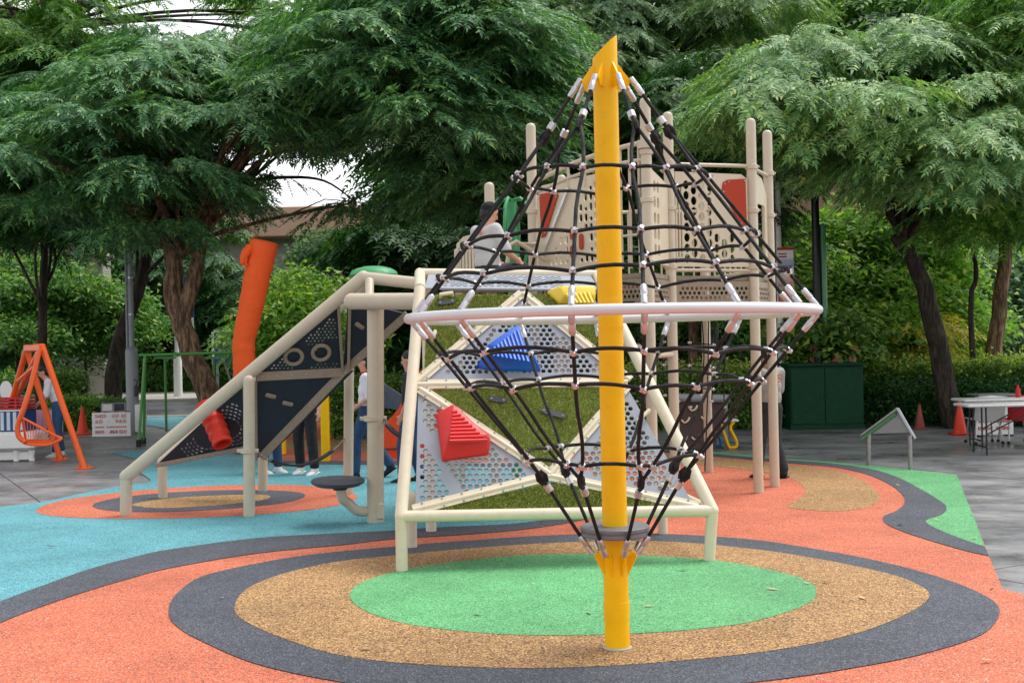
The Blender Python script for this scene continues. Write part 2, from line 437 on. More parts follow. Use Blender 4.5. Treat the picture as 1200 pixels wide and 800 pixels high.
# main target of rings
ring_o = [(198, 722), (205, 700), (235, 678), (290, 664), (360, 652), (450, 643), (540, 635.5), (640, 629), (735, 626), (800, 628), (850, 631), (900, 636), (950, 644), (1000, 653), (1050, 664), (1100, 678), (1140, 693), (1165, 707), (1171, 722), (1150, 746), (1080, 769), (1000, 785), (900, 800), (760, 812), (600, 815), (470, 809), (390, 800), (300, 780), (240, 755), (210, 738)]
ring_t = [(275, 713), (290, 692), (330, 675), (390, 661), (460, 653), (540, 645.5), (640, 638.5), (735, 636), (800, 637.5), (870, 644), (930, 652), (1000, 665), (1050, 677), (1080, 690), (1089, 702), (1065, 721), (1000, 746), (900, 766), (750, 781), (620, 786), (500, 782), (400, 771), (330, 750), (285, 729)]
ring_g = [(410, 699), (425, 685), (465, 672), (510, 664), (600, 654), (680, 651.5), (750, 653.5), (835, 659), (900, 670), (945, 683), (957, 697), (945, 711), (900, 727), (850, 737), (740, 746), (600, 747), (500, 738), (450, 727), (420, 714)]
sheet('rubber_ring_charcoal', smooth_loop(gl(ring_o)), Z0 + 2 * DZ, 'rubber_charcoal')
sheet('rubber_ring_tan', smooth_loop(gl(ring_t)), Z0 + 3 * DZ, 'rubber_tan')
sheet('rubber_ring_green', smooth_loop(gl(ring_g)), Z0 + 4 * DZ, 'rubber_green')
# small target on the teal zone
eo = [(42, 600), (75, 587), (150, 577), (225, 571.5), (300, 569), (375, 571), (417, 581), (405, 591), (350, 600), (250, 607), (150, 609), (75, 607)]
ec = [(110, 592), (150, 583), (225, 577), (300, 575.5), (348, 578), (356, 584), (325, 592), (250, 599), (175, 601.5), (122, 599)]
et = [(157, 592), (200, 585.5), (260, 582), (305, 581.5), (317, 584), (300, 589), (240, 595), (190, 597), (164, 595.5)]
sheet('rubber_spot_orange', smooth_loop(gl(eo)), Z0 + 2 * DZ, 'rubber_orange')
sheet('rubber_spot_charcoal', smooth_loop(gl(ec)), Z0 + 3 * DZ, 'rubber_charcoal')
sheet('rubber_spot_tan', smooth_loop(gl(et)), Z0 + 4 * DZ, 'rubber_tan')
# right side bands
cu = [(760, 526.5), (830, 532), (919, 539.8), (975, 544), (1020, 550.5), (1050, 559.5), (1075, 572), (1097, 585), (1109, 595), (1104, 604), (1085, 611), (1096, 620), (1125, 632), (1154, 642)]
cd_ = [(760, 529.5), (830, 535), (919, 543), (975, 548), (1012, 555.5), (1040, 567), (1057, 580), (1060, 591), (1050, 600), (1035, 607), (1042, 617), (1075, 630), (1125, 645), (1159, 653)]
cuw = smooth_loop(gl(cu), False, 5); cdw = smooth_loop(gl(cd_), False, 5)
sheet('rubber_edge_green', gl([(760, 523), (830, 529.5), (919, 538), (975, 542), (1025, 547), (1075, 552), (1121, 557), (1143, 612), (1154, 642)]) + cuw[::-1], Z0 + DZ, 'rubber_green')
sheet('rubber_edge_charcoal', cuw + cdw[::-1], Z0 + 2 * DZ, 'rubber_charcoal')
tb = [(770, 533), (840, 537), (917, 545), (975, 552), (1007, 562), (1029, 579), (1027, 590), (1010, 597), (975, 600), (937, 597.5), (922, 594), (937, 585), (944, 577), (937, 567), (917, 558.5), (880, 552), (830, 546), (780, 541)]
sheet('rubber_blob_tan', smooth_loop(gl(tb)), Z0 + DZ, 'rubber_tan')
RUB_Z = Z0

# street behind on the left, with kerbs
st = MB(); st.add([(-80, 33.4, -0.02), (4, 33.4, -0.02), (4, 43.5, -0.02), (-80, 43.5, -0.02)], [(0, 1, 2, 3)]); struct('road', st, 'asphalt')
k1 = MB(); k1.box((-38, 33.2, -0.02), (84, 0.3, 0.1), None, 0.02); struct('near_kerb', k1, 'stone_kerb')
k2 = MB(); k2.box((-38, 43.7, 0.03), (84, 0.4, 0.16), None, 0.02); struct('far_kerb', k2, 'stone_kerb')
fp = MB(); fp.add([(-80, 43.9, 0.1), (4, 43.9, 0.1), (4, 52, 0.1), (-80, 52, 0.1)], [(0, 1, 2, 3)]); struct('far_pavement', fp, 'stone_kerb')
# ------------------------------------------------------------------ rope climber with yellow mast
B = G(723.5, 758, 0.022); BX, BY = B.x, B.y
RC = thing('rope_climber', 'tall yellow mast rope climber with silver ring and black rope net', 'climber', (BX, BY, 0.022))
NN = 7
ANG = [(-45.5, -14), (3.4, 28), (53, 80), (104, 130), (156, 180), (206, 232), (262, 294)]
def pol(a, r, z): a = math.radians(a); return Vector((BX + r * math.sin(a), BY - r * math.cos(a), z))
mp = MB()
ZT = 3.50
prof = [(0.0715, 0.022), (0.0715, 0.189), (0.0748, 0.190), (0.0748, 0.285), (0.0715, 0.286), (0.0715, 3.30)]
mp.lathe(prof, (BX, BY, 0), (0, 0, 1), 32, cap=False)
n = 32; top = []; r = 0.0715
b0 = [Vector((BX + r * math.cos(2 * math.pi * j / n), BY + r * math.sin(2 * math.pi * j / n), 3.30)) for j in range(n)]
t0 = [Vector((p.x, p.y, 3.445 + (p.x - BX) / r * 0.068)) for p in b0]
mp.add(b0 + t0, [(j, (j + 1) % n, n + (j + 1) % n, n + j) for j in range(n)] + [tuple(n + j for j in range(n))])
part(RC, 'mast', mp, 'yellow_steel')
paint('weld_grey', (188, 184, 176), 0.7, 0.2)
bf = MB(); bf.lathe([(0.083, 0.020), (0.083, 0.026), (0.073, 0.032)], (BX, BY, 0.0), (0, 0, 1), 32, False); part(RC, 'base_seal', bf, 'weld_grey')
RZ, RR, RT = 1.915, 1.15, 0.0275
mr = MB(); mr.tube([pol(i * 3.75, RR, RZ) for i in range(96)], RT, 14, closed=True); part(RC, 'ring_tube', mr, 'silver_paint')
ml = MB(); ml.tube([(BX + 0.0, BY, RZ - 0.075), (BX, BY, RZ - 0.06)], 0.074, 24); part(RC, 'mast_collar', ml, 'yellow_steel')
paint('disc_grey', (112, 114, 120), 0.5, 0.08); md = MB(); md.lathe([(0.19, 0.66), (0.197, 0.668), (0.197, 0.684), (0.19, 0.688), (0.19, 0.692), (0.197, 0.696), (0.197, 0.712), (0.19, 0.718), (0.06, 0.718)], (BX, BY, 0.0), (0, 0, 1), 40); part(RC, 'foot_disc', md, 'disc_grey')
lug0 = MB(); lug0.plate([(0.05, -0.09), (0.065, 0.06), (0.145, -0.05), (0.12, -0.09)], [], (0, 0.006, 0), (1, 0, 0), (0, 0, 1), 0.012)
lugm = lug0.mesh('lug'); lugm.materials.append(MATS['yellow_steel'])
lug1 = MB(); lug1.plate([(0.05, 0.03), (0.068, -0.07), (0.125, 0.045), (0.11, 0.07)], [], (0, 0.006, 0), (1, 0, 0), (0, 0, 1), 0.012)
lugm2 = lug1.mesh('lug'); lugm2.materials.append(MATS['yellow_steel'])
# shared small fittings
fm = MB(); fm.lathe([(0.011, 0.0), (0.017, 0.004), (0.017, 0.05), (0.015, 0.055), (0.018, 0.06), (0.018, 0.115), (0.012, 0.125)], (0, 0, 0), (0, 0, 1), 10)
fit_me = fm.mesh('rope_end'); fit_me.materials.append(MATS['aluminium'])
cm = MB(); cm.box((0, 0, 0), (0.038, 0.030, 0.040), None, 0.009); cm.tube([(0, -0.026, 0), (0, 0.026, 0)], 0.012, 8)
clamp_me = cm.mesh('rope_clamp'); clamp_me.materials.append(MATS['aluminium'])
km = MB(); km.ell((0, 0, 0), (0.02, 0.02, 0.034), 12, 8); km.tube([(0.012, 0, -0.045), (0.026, 0, -0.01), (0.012, 0, 0.03)], 0.0115, 8); km.tube([(-0.012, 0, -0.045), (-0.026, 0, -0.01), (-0.012, 0, 0.03)], 0.0115, 8)
knot_me = km.mesh('rope_knot'); knot_me.materials.append(MATS['black_rope'])
bm_ = MB(); bm_.lathe([(0.012, 0.0), (0.022, 0.003), (0.022, 0.045), (0.013, 0.05)], (0, 0, 0), (0, 0, 1), 10)
ferr_me = bm_.mesh('ferrule'); ferr_me.materials.append(MATS['aluminium'])
RP = 0.0102
ZL, ZK, ZKL, ZLL = 3.26, 2.93, 1.02, 0.56
rows_up = [2.69, 2.325, 2.126]; rows_dn = [1.71, 1.535, 1.115]
def lerp(a, b, t): return a + (b - a) * t
legs_up, legs_dn = {}, {}
for k, (a0, a1) in enumerate(ANG):
    mid = (a0 + a1) / 2
    amid = -26.5 + 51.43 * k
    kup = pol(lerp(amid, mid, 0.45), 0.36, ZK + RND.uniform(-0.03, 0.03)); kdn = pol(mid, 0.42, ZKL + RND.uniform(-0.015, 0.015))
    lt = pol(amid, 0.145, ZL); lb = pol(mid, 0.135, ZLL)
    rot = math.radians(amid); o = inst(RC, 'lug', lugm, Matrix.Translation((BX, BY, ZL + 0.035)) @ Matrix.Rotation(rot - math.pi / 2, 4, 'Z'))
    o = inst(RC, 'lug', lugm2, Matrix.Translation((BX, BY, ZLL - 0.06)) @ Matrix.Rotation(math.radians(mid) - math.pi / 2, 4, 'Z'))
    m = MB(); m.tube([lt, lerp(lt, kup, 0.5), kup], RP * 1.05, 8); part(RC, 'rope', m, 'black_rope')
    m = MB(); m.tube([lb, kdn], RP * 1.05, 8); part(RC, 'rope', m, 'black_rope')
    inst(RC, 'rope_end', fit_me, frame_m(lt, kup - lt)); inst(RC, 'rope_end', fit_me, frame_m(lb, kdn - lb))
    inst(RC, 'ferrule', ferr_me, frame_m(lerp(kup, lt, 0.12), lt - kup)); inst(RC, 'ferrule', ferr_me, frame_m(lerp(kdn, lb, 0.10), lb - kdn))
    inst(RC, 'rope_knot', knot_me, frame_m(kup, lt - kup, pol(mid, 2, ZK) - kup)); inst(RC, 'rope_knot', knot_me, frame_m(kdn, kdn - lb, pol(mid, 2, ZKL) - kdn))
    for a in (a0, a1):
        s_ = 1 if a == a1 else -1
        e_up = pol(a, RR, RZ + 0.02); e_dn = pol(a, RR, RZ - 0.02)
        def mkpath(kn, e, bow):
            side = pol(a, RR, RZ) - pol(mid, RR, RZ); pts = []
            for q in range(13):
                t = q / 12; p = lerp(kn, e, t)
                p = p + side.normalized() * (bow * math.sin(math.pi * min(1, t * 2.2)) * (1 if t < 0.46 else 0)); pts.append(p)
            return pts
        pu = mkpath(kup, e_up, 0.03); pd = mkpath(kdn, e_dn, 0.02)
        legs_up[a], legs_dn[a] = pu, pd
        for pth in (pu, pd):
            m = MB(); m.tube(pth, RP, 8); part(RC, 'rope', m, 'black_rope')
            d = (pth[-2] - pth[-1]); inst(RC, 'rope_end', fit_me, frame_m(pth[-1], d))
def at_z(pth, z):
    for i in range(len(pth) - 1):
        a, b = pth[i], pth[i + 1]
        if (a.z - z) * (b.z - z) <= 0: return lerp(a, b, (z - a.z) / (b.z - a.z))
    return pth[0]
order = sorted(legs_up, key=lambda a: a % 360)
for legs, rows in ((legs_up, rows_up), (legs_dn, rows_dn)):
    for z in rows:
        pts = [at_z(legs[a], z + RND.uniform(-0.02, 0.02)) for a in order]; path = []
        for i, p in enumerate(pts):
            q = pts[(i + 1) % len(pts)]; L = (q - p).length
            for t in (0, 0.2, 0.4, 0.6, 0.8):
                c = lerp(p, q, t); rad = Vector((c.x - BX, c.y - BY, 0)).normalized()
                up_ = 0.035 if legs is legs_dn or z > 2 else 0.03
                path.append(c + rad * (0.05 * L * math.sin(math.pi * t)) + Vector((0, 0, up_ * L * 1.4 * math.sin(math.pi * t))))
            inst(RC, 'rope_clamp', clamp_me, frame_m(p, Vector((0, 0, 1)) * 0.9 + (p - Vector((BX, BY, p.z))).normalized() * (0.5 if legs is legs_dn else -0.6), q - p))
        m = MB(); m.tube(path, RP, 8, closed=True); part(RC, 'net_rope', m, 'black_rope')

# ------------------------------------------------------------------ climbing wall of triangles
LB, RB = G(471, 668, 0.02), G(831, 656, 0.02)
wl, wr = P(470, 605, LB.y), P(835, 598, RB.y)
tl, tr = P(492, 338, 10.55), P(706, 338, 10.7)
tl2, tr2 = P(492, 320, 11.25), P(700, 322, 11.3)
CW = thing('triangle_climber', 'cream framed leaning climbing wall of perforated grey and turf triangles', 'climber', ((LB + RB) / 2).to_tuple())
_e1 = (wr - wl).normalized(); _e2 = ((tl + tr) / 2 - (wl + wr) / 2); _n = _e1.cross(_e2).normalized(); _e2 = _n.cross(_e1).normalized()
if _n.y > 0: _n = -_n
def on_wall(x, y, off=0.0):
    q = ray(x, y); c = Vector((0, 0, CAM_H)); t = (wl - c).dot(_n) / q.dot(_n); return c + q * t + _n * off
def w2(p): d = p - wl; return (d.dot(_e1), d.dot(_e2))
def hexholes(outer2, mask, pitch, rad, margin, squash=1.0, rot=0.0):
    xs = [p[0] for p in outer2]; ys = [p[1] for p in outer2]; res = []
    def edge_d(p):
        best = 9
        for i in range(len(outer2)):
            a, b = outer2[i], outer2[i - 1]; ax, ay = b[0] - a[0], b[1] - a[1]; L2 = ax * ax + ay * ay
            t = max(0, min(1, ((p[0] - a[0]) * ax + (p[1] - a[1]) * ay) / L2)); best = min(best, math.hypot(p[0] - a[0] - ax * t, p[1] - a[1] - ay * t))
        return best
    j = 0; y = min(ys)
    while y < max(ys):
        x = min(xs) + (pitch / 2 if j % 2 else 0)
        while x < max(xs):
            p = (x, y)
            if inpoly(p, outer2) and edge_d(p) > margin + rad and mask(p):
                res.append([(x + rad * math.cos(math.radians(60 * k + rot)), y + rad * math.sin(math.radians(60 * k + rot))) for k in range(6)])
            x += pitch
        y += pitch * 0.866; j += 1
    return res
def tri_panel(px, mat, holes=None, th=0.02, off=0.0):
    pts = [w2(on_wall(x, y)) for x, y in px]; m = MB()
    m.plate(pts, holes(pts) if holes else [], wl + _n * off, _e1, _e2 if _e1.cross(_e2).dot(_n) > 0 else _e2, th)
    return m
turf_s = NT('turf'); turf_s.pos()
turf_s.set(Base_Color=turf_s.ramp(turf_s.geo.outputs['Random Per Island'], [(0, sr((96, 114, 46))), (0.5, sr((146, 162, 66))), (0.85, sr((184, 190, 96))), (1, sr((214, 206, 140)))]), Roughness=0.7)
paint('turf_base', (112, 126, 54), 0.95, 0.2, bump=1.0, bscale=120)
def turf(parent, px, n):
    base = part(parent, 'turf_panel', tri_panel(px, 'turf_base'), 'turf_base', False)
    pts = [on_wall(x, y, 0.001) for x, y in px]; rng = np.random.default_rng(len(px) * 31 + n)
    a, b, c = [np.array(p) for p in pts[:3]]
    u = rng.random((n, 2)); fl = u.sum(1) > 1; u[fl] = 1 - u[fl]
    pos = a + u[:, :1] * (b - a) + u[:, 1:] * (c - a)
    nn = np.array(_n); L = rng.uniform(0.012, 0.024, (n, 1)); w = rng.normal(size=(n, 3)); w -= (w @ nn)[:, None] * nn; w /= np.linalg.norm(w, axis=1)[:, None]
    lean = rng.normal(size=(n, 3)) * 0.55
    tip = pos + (nn + lean) * L; v = np.concatenate([pos - w * 0.003, pos + w * 0.003, tip], 1).reshape(-1, 3)
    me = bpy.data.meshes.new('turf_blades'); me.from_pydata((v - np.array(ORG[root_of(parent).name])).tolist(), [], np.arange(3 * n).reshape(-1, 3).tolist())
    o = link('turf_blades', me, 'turf', base); o['kind'] = 'stuff'; return base
# corners in the plane
cBL, cBR, cTL, cTR = (478, 597), (822, 592), (498, 342), (704, 342)
mL, mR, bC, tC = (492, 452), (737, 446), (645, 560), (612, 345)
turf(CW, [(505, 597), (806, 594), (647, 565)], 8000)
turf(CW, [(503, 456.5), (731, 453), (646, 552)], 10000)
turf(CW, [(501, 345), (604, 345), (497, 438)], 7000)
turf(CW, [(618, 345), (704, 345), (722, 426)], 5000)
def pmask(cx, cy, r0, r1, a0=-400, a1=400):
    c = w2(on_wall(cx, cy))
    def f(p):
        d = math.hypot(p[0] - c[0], p[1] - c[1]); return r0 < d < r1 and (d * 9) % 1 < 0.93
    return f
hold_r = w2(on_wall(538, 510)); hold_b = w2(on_wall(598, 408))
def away(c, r): return lambda p: math.hypot(p[0] - c[0], (p[1] - c[1]) * 0.9) > r
lc = w2(on_wall(500, 470))
pL = tri_panel([(490, 457), (487, 596), (641, 562.5)], None, lambda o: hexholes(o, lambda p: away(hold_r, 0.20)(p) and math.sin(p[0] * 9 + p[1] * 4) > -0.93, 0.054, 0.0225, 0.02))
part(CW, 'perforated_panel', pL, 'grey_panel', False)
pR = tri_panel([(734, 452), (658, 555), (812, 590)], None, lambda o: hexholes(o, lambda p: True, 0.054, 0.0225, 0.04))
part(CW, 'perforated_panel', pR, 'grey_panel', False)
pU = tri_panel([(495, 447), (612, 346), (732, 444)], None, lambda o: hexholes(o, lambda p: away(hold_b, 0.17)(p), 0.054, 0.0225, 0.045))
part(CW, 'perforated_panel', pU, 'grey_panel', False)
# top facet tilted back
te1 = (tr2 - tl2).normalized(); te2 = (tl2 - tl); te2 = (te2 - te1 * te2.dot(te1)).normalized()
Lw, Lh = (tr - tl).length, (tl2 - tl).length
m = MB(); o2 = [(0.04, 0.03), (Lw - 0.03, 0.03), (Lw - 0.06, Lh - 0.03), (0.05, Lh - 0.03)]
m.plate(o2, hexholes(o2, lambda p: abs(p[0] - Lw * 0.45) < 0.55 and math.sin(p[0] * 14) ** 2 + math.sin(p[1] * 18) ** 2 > 0.25, 0.06, 0.022, 0.05), tl, te1, te2, 0.015)
part(CW, 'top_perforated_panel', m, 'grey_panel', False)
def beam(a, b, r, parent=CW, name='frame_tube', mat='cream_steel'):
    m = MB(); m.tube([a, b], r, 14); m.ell(a, r * 1.0, 12, 8); m.ell(b, r * 1.0, 12, 8); return part(parent, name, m, mat)
beam(wl, wr, 0.047); beam(wl, LB, 0.047, name='leg'); beam(wr, RB, 0.047, name='leg')
tlf = tl + _n * 0.0; trf = P(706, 338, 10.7)
beam(wl, tl, 0.05); beam(wr, trf, 0.05); beam(tl, tl2, 0.05); beam(trf, tr2, 0.045); beam(tl2, tr2, 0.045)
bL = P(483, 642, 10.45); bL.z = 0.02; bR = P(777, 634, 10.9); bR.z = 0.02
beam(bL, Vector((bL.x, bL.y, 0.46)), 0.045, name='leg'); beam(bR, Vector((bR.x, bR.y, 0.46)), 0.045, name='leg')
beam(Vector((bL.x, bL.y, 0.45)), wl, 0.035, name='brace'); beam(Vector((bR.x, bR.y, 0.45)), wr, 0.035, name='brace')
sL = Vector((tl2.x + 0.05, tl2.y + 0.1, 0.012)); sR = Vector((tr2.x - 0.02, tr2.y + 0.1, 0.012))
beam(sL, Vector((sL.x, sL.y, tl2.z)), 0.05, name='rear_post'); beam(sR, Vector((sR.x, sR.y, tr2.z)), 0.05, name='rear_post')
def strut(a, b, r=0.019, off=0.012, flange=True):
    A, C = on_wall(*a, off), on_wall(*b, off)
    m = MB(); m.tube([A, C], r, 10); o = part(CW, 'frame_tube', m, 'cream_steel')
    if flange:
        d = (C - A).normalized(); sd = d.cross(_n).normalized()
        for sg in (-1, 1):
            fb = MB(); fb.bar(A + sd * sg * 0.031, C + sd * sg * 0.031, 0.026, 0.010, _n); fl = part(CW, 'flange_strip', fb, 'cream_steel', False)
            bt = MB(); k = max(3, int((C - A).length / 0.16))
            for q in range(k):
                p = lerp(A, C, (q + 0.5) / k) + sd * sg * 0.033 + _n * 0.005; bt.lathe([(0.009, 0), (0.007, 0.006)], p, _n, 6)
            part(fl, 'bolt_row', bt, 'steel')
strut((489, 451), (735, 448)); strut((489, 448), (612, 344)); strut((612, 344), (738, 446))
strut((492, 456), (645, 556)); strut((735, 452), (645, 556)); strut((645, 558), (484, 598)); strut((645, 558), (818, 594))
# holds
def moulded(base_px, top_px, h, mat, label, rib_lines, rim=0.03):
    """moulded hold: base loop on the wall, a raised plateau loop, soft edges and real ribs across the plateau"""
    base = [on_wall(x, y, 0.001) for x, y in base_px]; up = [on_wall(x, y, rim) for x, y in base_px]
    top = [on_wall(x, y, hh) for (x, y), hh in zip(top_px, h)]; m = MB(); k = len(base)
    m.add(base + up, [(i, (i + 1) % k, k + (i + 1) % k, k + i) for i in range(k)])
    near_ = [min(range(len(top)), key=lambda q: (top[q] - up[i]).length) for i in range(k)]
    for i in range(k):
        j = (i + 1) % k; a, b = near_[i], near_[j]
        if a == b: m.add([up[i], up[j], top[a]], [(0, 1, 2)])
        else: m.add([up[i], up[j], top[b], top[a]], [(0, 1, 2, 3)])
    m.add(top, [tuple(range(len(top)))])
    me = m.mesh('climbing_hold', ORG[CW.name], False); q = bmesh.new(); q.from_mesh(me)
    bmesh.ops.remove_doubles(q, verts=q.verts, dist=0.0005); bmesh.ops.recalc_face_normals(q, faces=q.faces)
    bmesh.ops.bevel(q, geom=[e for e in q.edges if len(e.link_faces) == 2], offset=0.016, segments=3, affect='EDGES', profile=0.5)
    q.to_mesh(me); q.free(); me.shade_smooth(); me.set_sharp_from_angle(angle=math.radians(60))
    o = link('climbing_hold', me, mat, CW); o['label'] = label
    nt_ = (top[1] - top[0]).cross(top[2] - top[0]).normalized(); nt_ = nt_ if nt_.dot(_n) > 0 else -nt_
    def onp(x, y):
        q_ = ray(x, y); c = Vector((0, 0, CAM_H)); return c + q_ * ((top[0] - c).dot(nt_) / q_.dot(nt_))
    for a, b in rib_lines:
        A, C = onp(*a), onp(*b); d = (C - A).normalized(); w = d.cross(nt_); r = MB()
        sec = [(-0.019, -0.004), (-0.010, 0.013), (0.004, 0.015), (0.013, -0.004)]
        vs = [A + w * x + nt_ * z for x, z in sec] + [C + w * x + nt_ * z for x, z in sec]
        r.add(vs, [(0, 1, 5, 4), (1, 2, 6, 5), (2, 3, 7, 6), (0, 3, 2, 1), (4, 5, 6, 7)]); part(o, 'rib', r, mat, True, None, 60)
    return o
RL = []
for q in range(9):
    t = (q + 0.7) / 9; y = 479 + 38 * t; RL.append(((530.5 - 4 * t, y + 1.0), (532.5 + 39.5 * t, y)))
moulded([(518, 541), (572, 533), (575, 519), (531, 478), (511, 486)], [(526, 520), (573, 518), (531, 479)], (0.17, 0.11, 0.09), 'red_plastic', 'large red ribbed pyramid hold', RL)
BLn = []
for q in range(10):
    t = (q + 0.6) / 10; x0, y0 = 569 + 39 * t, 414 - 29 * t; x1, y1 = 571 + 50 * t, 416.5 + 8.5 * t; BLn.append(((x0, y0 + 1), (x1, y1)))
moulded([(559, 431), (574, 434.5), (634, 435.5), (608, 382), (560, 428)], [(569, 414), (621, 426), (608, 384)], (0.13, 0.19, 0.07), 'blue_plastic', 'large blue ribbed pyramid hold', BLn)
YL = []
for q in range(6): YL.append(((664 + q * 5, 345 - q * 0.5), (672 + q * 4.5, 355.5)))
moulded([(655, 357), (697, 356.5), (698, 341), (660, 341), (640, 343)], [(660, 354), (694, 354), (695, 343), (655, 343)], (0.11, 0.11, 0.11, 0.11), 'yellow_plastic', 'large yellow ribbed wedge hold', YL)
# small bolted footholds on turf
def pill(px0, px1, r, mat, h=0.02):
    a, b = on_wall(*px0, 0.012), on_wall(*px1, 0.012); m = MB(); d = (b - a).normalized(); s_ = d.cross(_n)
    out = []
    for q in range(9): t = math.pi / 2 + math.pi * q / 8; out.append(a + d * (r * math.cos(t)) + s_ * (r * math.sin(t)))
    for q in range(9): t = -math.pi / 2 + math.pi * q / 8; out.append(b + d * (r * math.cos(t)) + s_ * (r * math.sin(t)))
    lo = [((p - a).dot(d), (p - a).dot(s_)) for p in out]; m.plate(lo, [], a + _n * h, d, s_ if d.cross(s_).dot(_n) > 0 else -s_, h)
    o = part(CW, 'foothold', m, mat, False)
    bt = MB(); bt.lathe([(0.011, 0), (0.009, 0.006)], a + _n * h, _n, 8); bt.lathe([(0.011, 0), (0.009, 0.006)], b + _n * h, _n, 8); part(o, 'bolt_pair', bt, 'steel')
pill((576, 469), (590, 471), 0.024, 'charcoal_plastic'); pill((637, 483), (659, 489), 0.024, 'charcoal_plastic'); pill((516, 357), (530, 355), 0.022, 'charcoal_plastic'); pill((702, 402), (707, 402), 0.022, 'charcoal_plastic')
for (a, b) in (((747, 496), (760, 484)), ((516, 349), (530, 347)), ((507, 400), (510, 392))):
    m = MB(); A, C = on_wall(*a, 0.05), on_wall(*b, 0.05); m.tube([on_wall(*a, 0), A, C, on_wall(*b, 0)], 0.017, 8); part(CW, 'grab_bar', m, 'cream_steel')
# ------------------------------------------------------------------ tan tower with tall posts
def ppos(x, d): p = PZ(x, d, 0.0); return Vector((p.x, p.y, 0.0))
A_, B_, C_, D_, E_ = ppos(631, 13.8), ppos(766, 12.5), ppos(792, 13.3), ppos(889, 13.73), ppos(908, 14.3)
F_, H_ = Vector((2.6, 16.0, 0)), Vector((0.7, 15.8, 0))
TW = thing('play_tower', 'beige playground tower on tall round posts with cut-out panels', 'play tower', ((A_ + D_) / 2).to_tuple())
PR = 0.058; DK = 2.50
def post(parent, p, h, r=PR, mat='tan_post', name='post', z0=0.012):
    m = MB(); m.lathe([(r, z0), (r, h - r * 0.9), (r * 0.92, h - r * 0.5), (r * 0.7, h - r * 0.18), (r * 0.3, h)], (p.x, p.y, 0), (0, 0, 1), 18); return part(parent, name, m, mat)
PT = [(A_, 4.32), (B_, 4.32), (C_, 4.32), (D_, 4.31), (E_, 4.27), (F_, 4.0), (H_, 4.0)]
def post_collars(parent, po, p, zs, r=PR, mat='tan_post'):
    for z in zs:
        m = MB(); m.lathe([(r + 0.002, z - 0.03), (r + 0.014, z - 0.024), (r + 0.014, z + 0.024), (r + 0.002, z + 0.03)], (p.x, p.y, 0), (0, 0, 1), 18)
        m.tube([(p.x - r - 0.03, p.y - 0.01, z), (p.x + r + 0.03, p.y - 0.01, z)], 0.014, 8); part(po, 'collar', m, mat)
for p, h in PT:
    o = post(TW, p, h); post_collars(TW, o, p, (DK + 0.1, 3.25, 3.75) if p is not A_ else (3.3, DK + 0.1))
m = MB(); zc = 3.83; m.lathe([(PR, zc - 0.05), (PR + 0.035, zc - 0.045), (PR + 0.035, zc + 0.04), (PR, zc + 0.05)], (B_.x, B_.y, 0), (0, 0, 1), 20); part(TW, 'cap_collar', m, 'tan_post')
# deck
m = MB(); poly = [A_, B_, C_, D_, E_, F_, H_]; ctr = sum(poly, Vector()) / 7
inn = [lerp(p, ctr, 0.04) for p in poly]; m.plate([(p.x, p.y) for p in inn], [], (0, 0, DK), (1, 0, 0), (0, 1, 0), 0.05); part(TW, 'deck', m, 'bronze_rail', False)
def edge(a, b, off=0.0):
    d = (b - a); d.z = 0; L = d.length; d.normalize(); nn = Vector((d.y, -d.x, 0)); return d, nn, L
def vpanel(a, b, x0, x1, outer, holes, mat, name='panel', th=0.02, parent=None, off=0.0, smooth=False):
    """panel in the vertical plane from a to b; 2-D loops in metres (along, height)"""
    d, nn, L = edge(a, b); m = MB(); m.plate(outer, holes, a + nn * off, d, (0, 0, 1), th); return part(parent or TW, name, m, mat, smooth)
def rrect(x0, y0, x1, y1, r, k=3):
    out = []
    for cx, cy, a0 in ((x1 - r, y0 + r, -90), (x1 - r, y1 - r, 0), (x0 + r, y1 - r, 90), (x0 + r, y0 + r, 180)):
        for q in range(k + 1): t = math.radians(a0 + 90 * q / k); out.append((cx + r * math.cos(t), cy + r * math.sin(t)))
    return out
def rail(a, b, z0, z1, r=0.022, parent=TW, name='rail', mat='tan_post', bow=0.0):
    m = MB(); pts = [Vector((lerp(a.x, b.x, t), lerp(a.y, b.y, t), lerp(z0, z1, t) + bow * math.sin(math.pi * t))) for t in [q / 8 for q in range(9)]]; m.tube(pts, r, 10); return part(parent, name, m, mat)
# perforated fascias under the deck edge
for a, b in ((A_, B_), (B_, C_), (C_, D_), (D_, E_)):
    d, nn, L = edge(a, b); o2 = [(0.06, DK - 0.30), (L - 0.06, DK - 0.30), (L - 0.06, DK - 0.06), (0.06, DK - 0.06)]
    vpanel(a, b, 0, L, o2, hexholes(o2, lambda p: True, 0.06, 0.022, 0.02), 'bronze_rail', 'perforated_skirt', 0.01)
# right hand panel C-D
d, nn, L = edge(C_, D_)
bz, tz = DK + 0.10, 3.66
holes = []
for ci in range(7):
    for ri in range(9):
        x = 0.215 + ci * 0.098; z = bz + 0.09 + ri * 0.118 + (0.059 if ci % 2 else 0)
        if x > L - 0.16 or z > (tz - 0.14 if x < L - 0.50 else tz - 0.70): continue
        holes.append([(x + 0.041 * math.cos(t), z + 0.052 * math.sin(t)) for t in [2 * math.pi * q / 10 for q in range(10)]])
for ci in range(2): holes.append(rrect(0.095 + ci * 0.038, bz + 0.1, 0.115 + ci * 0.038, tz - 0.15, 0.008, 2))
wx = L - 0.36
holes.append([(wx - 0.02, tz - 0.12), (wx + 0.24, tz - 0.08), (wx + 0.25, tz - 0.56), (wx + 0.20, tz - 0.58), (wx - 0.04, tz - 0.20)])
vpanel(C_, D_, 0, L, [(0.07, bz), (L - 0.07, bz), (L - 0.07, tz - 0.05), (L - 0.15, tz), (0.07, tz)], holes, 'tan_panel', off=0.01)
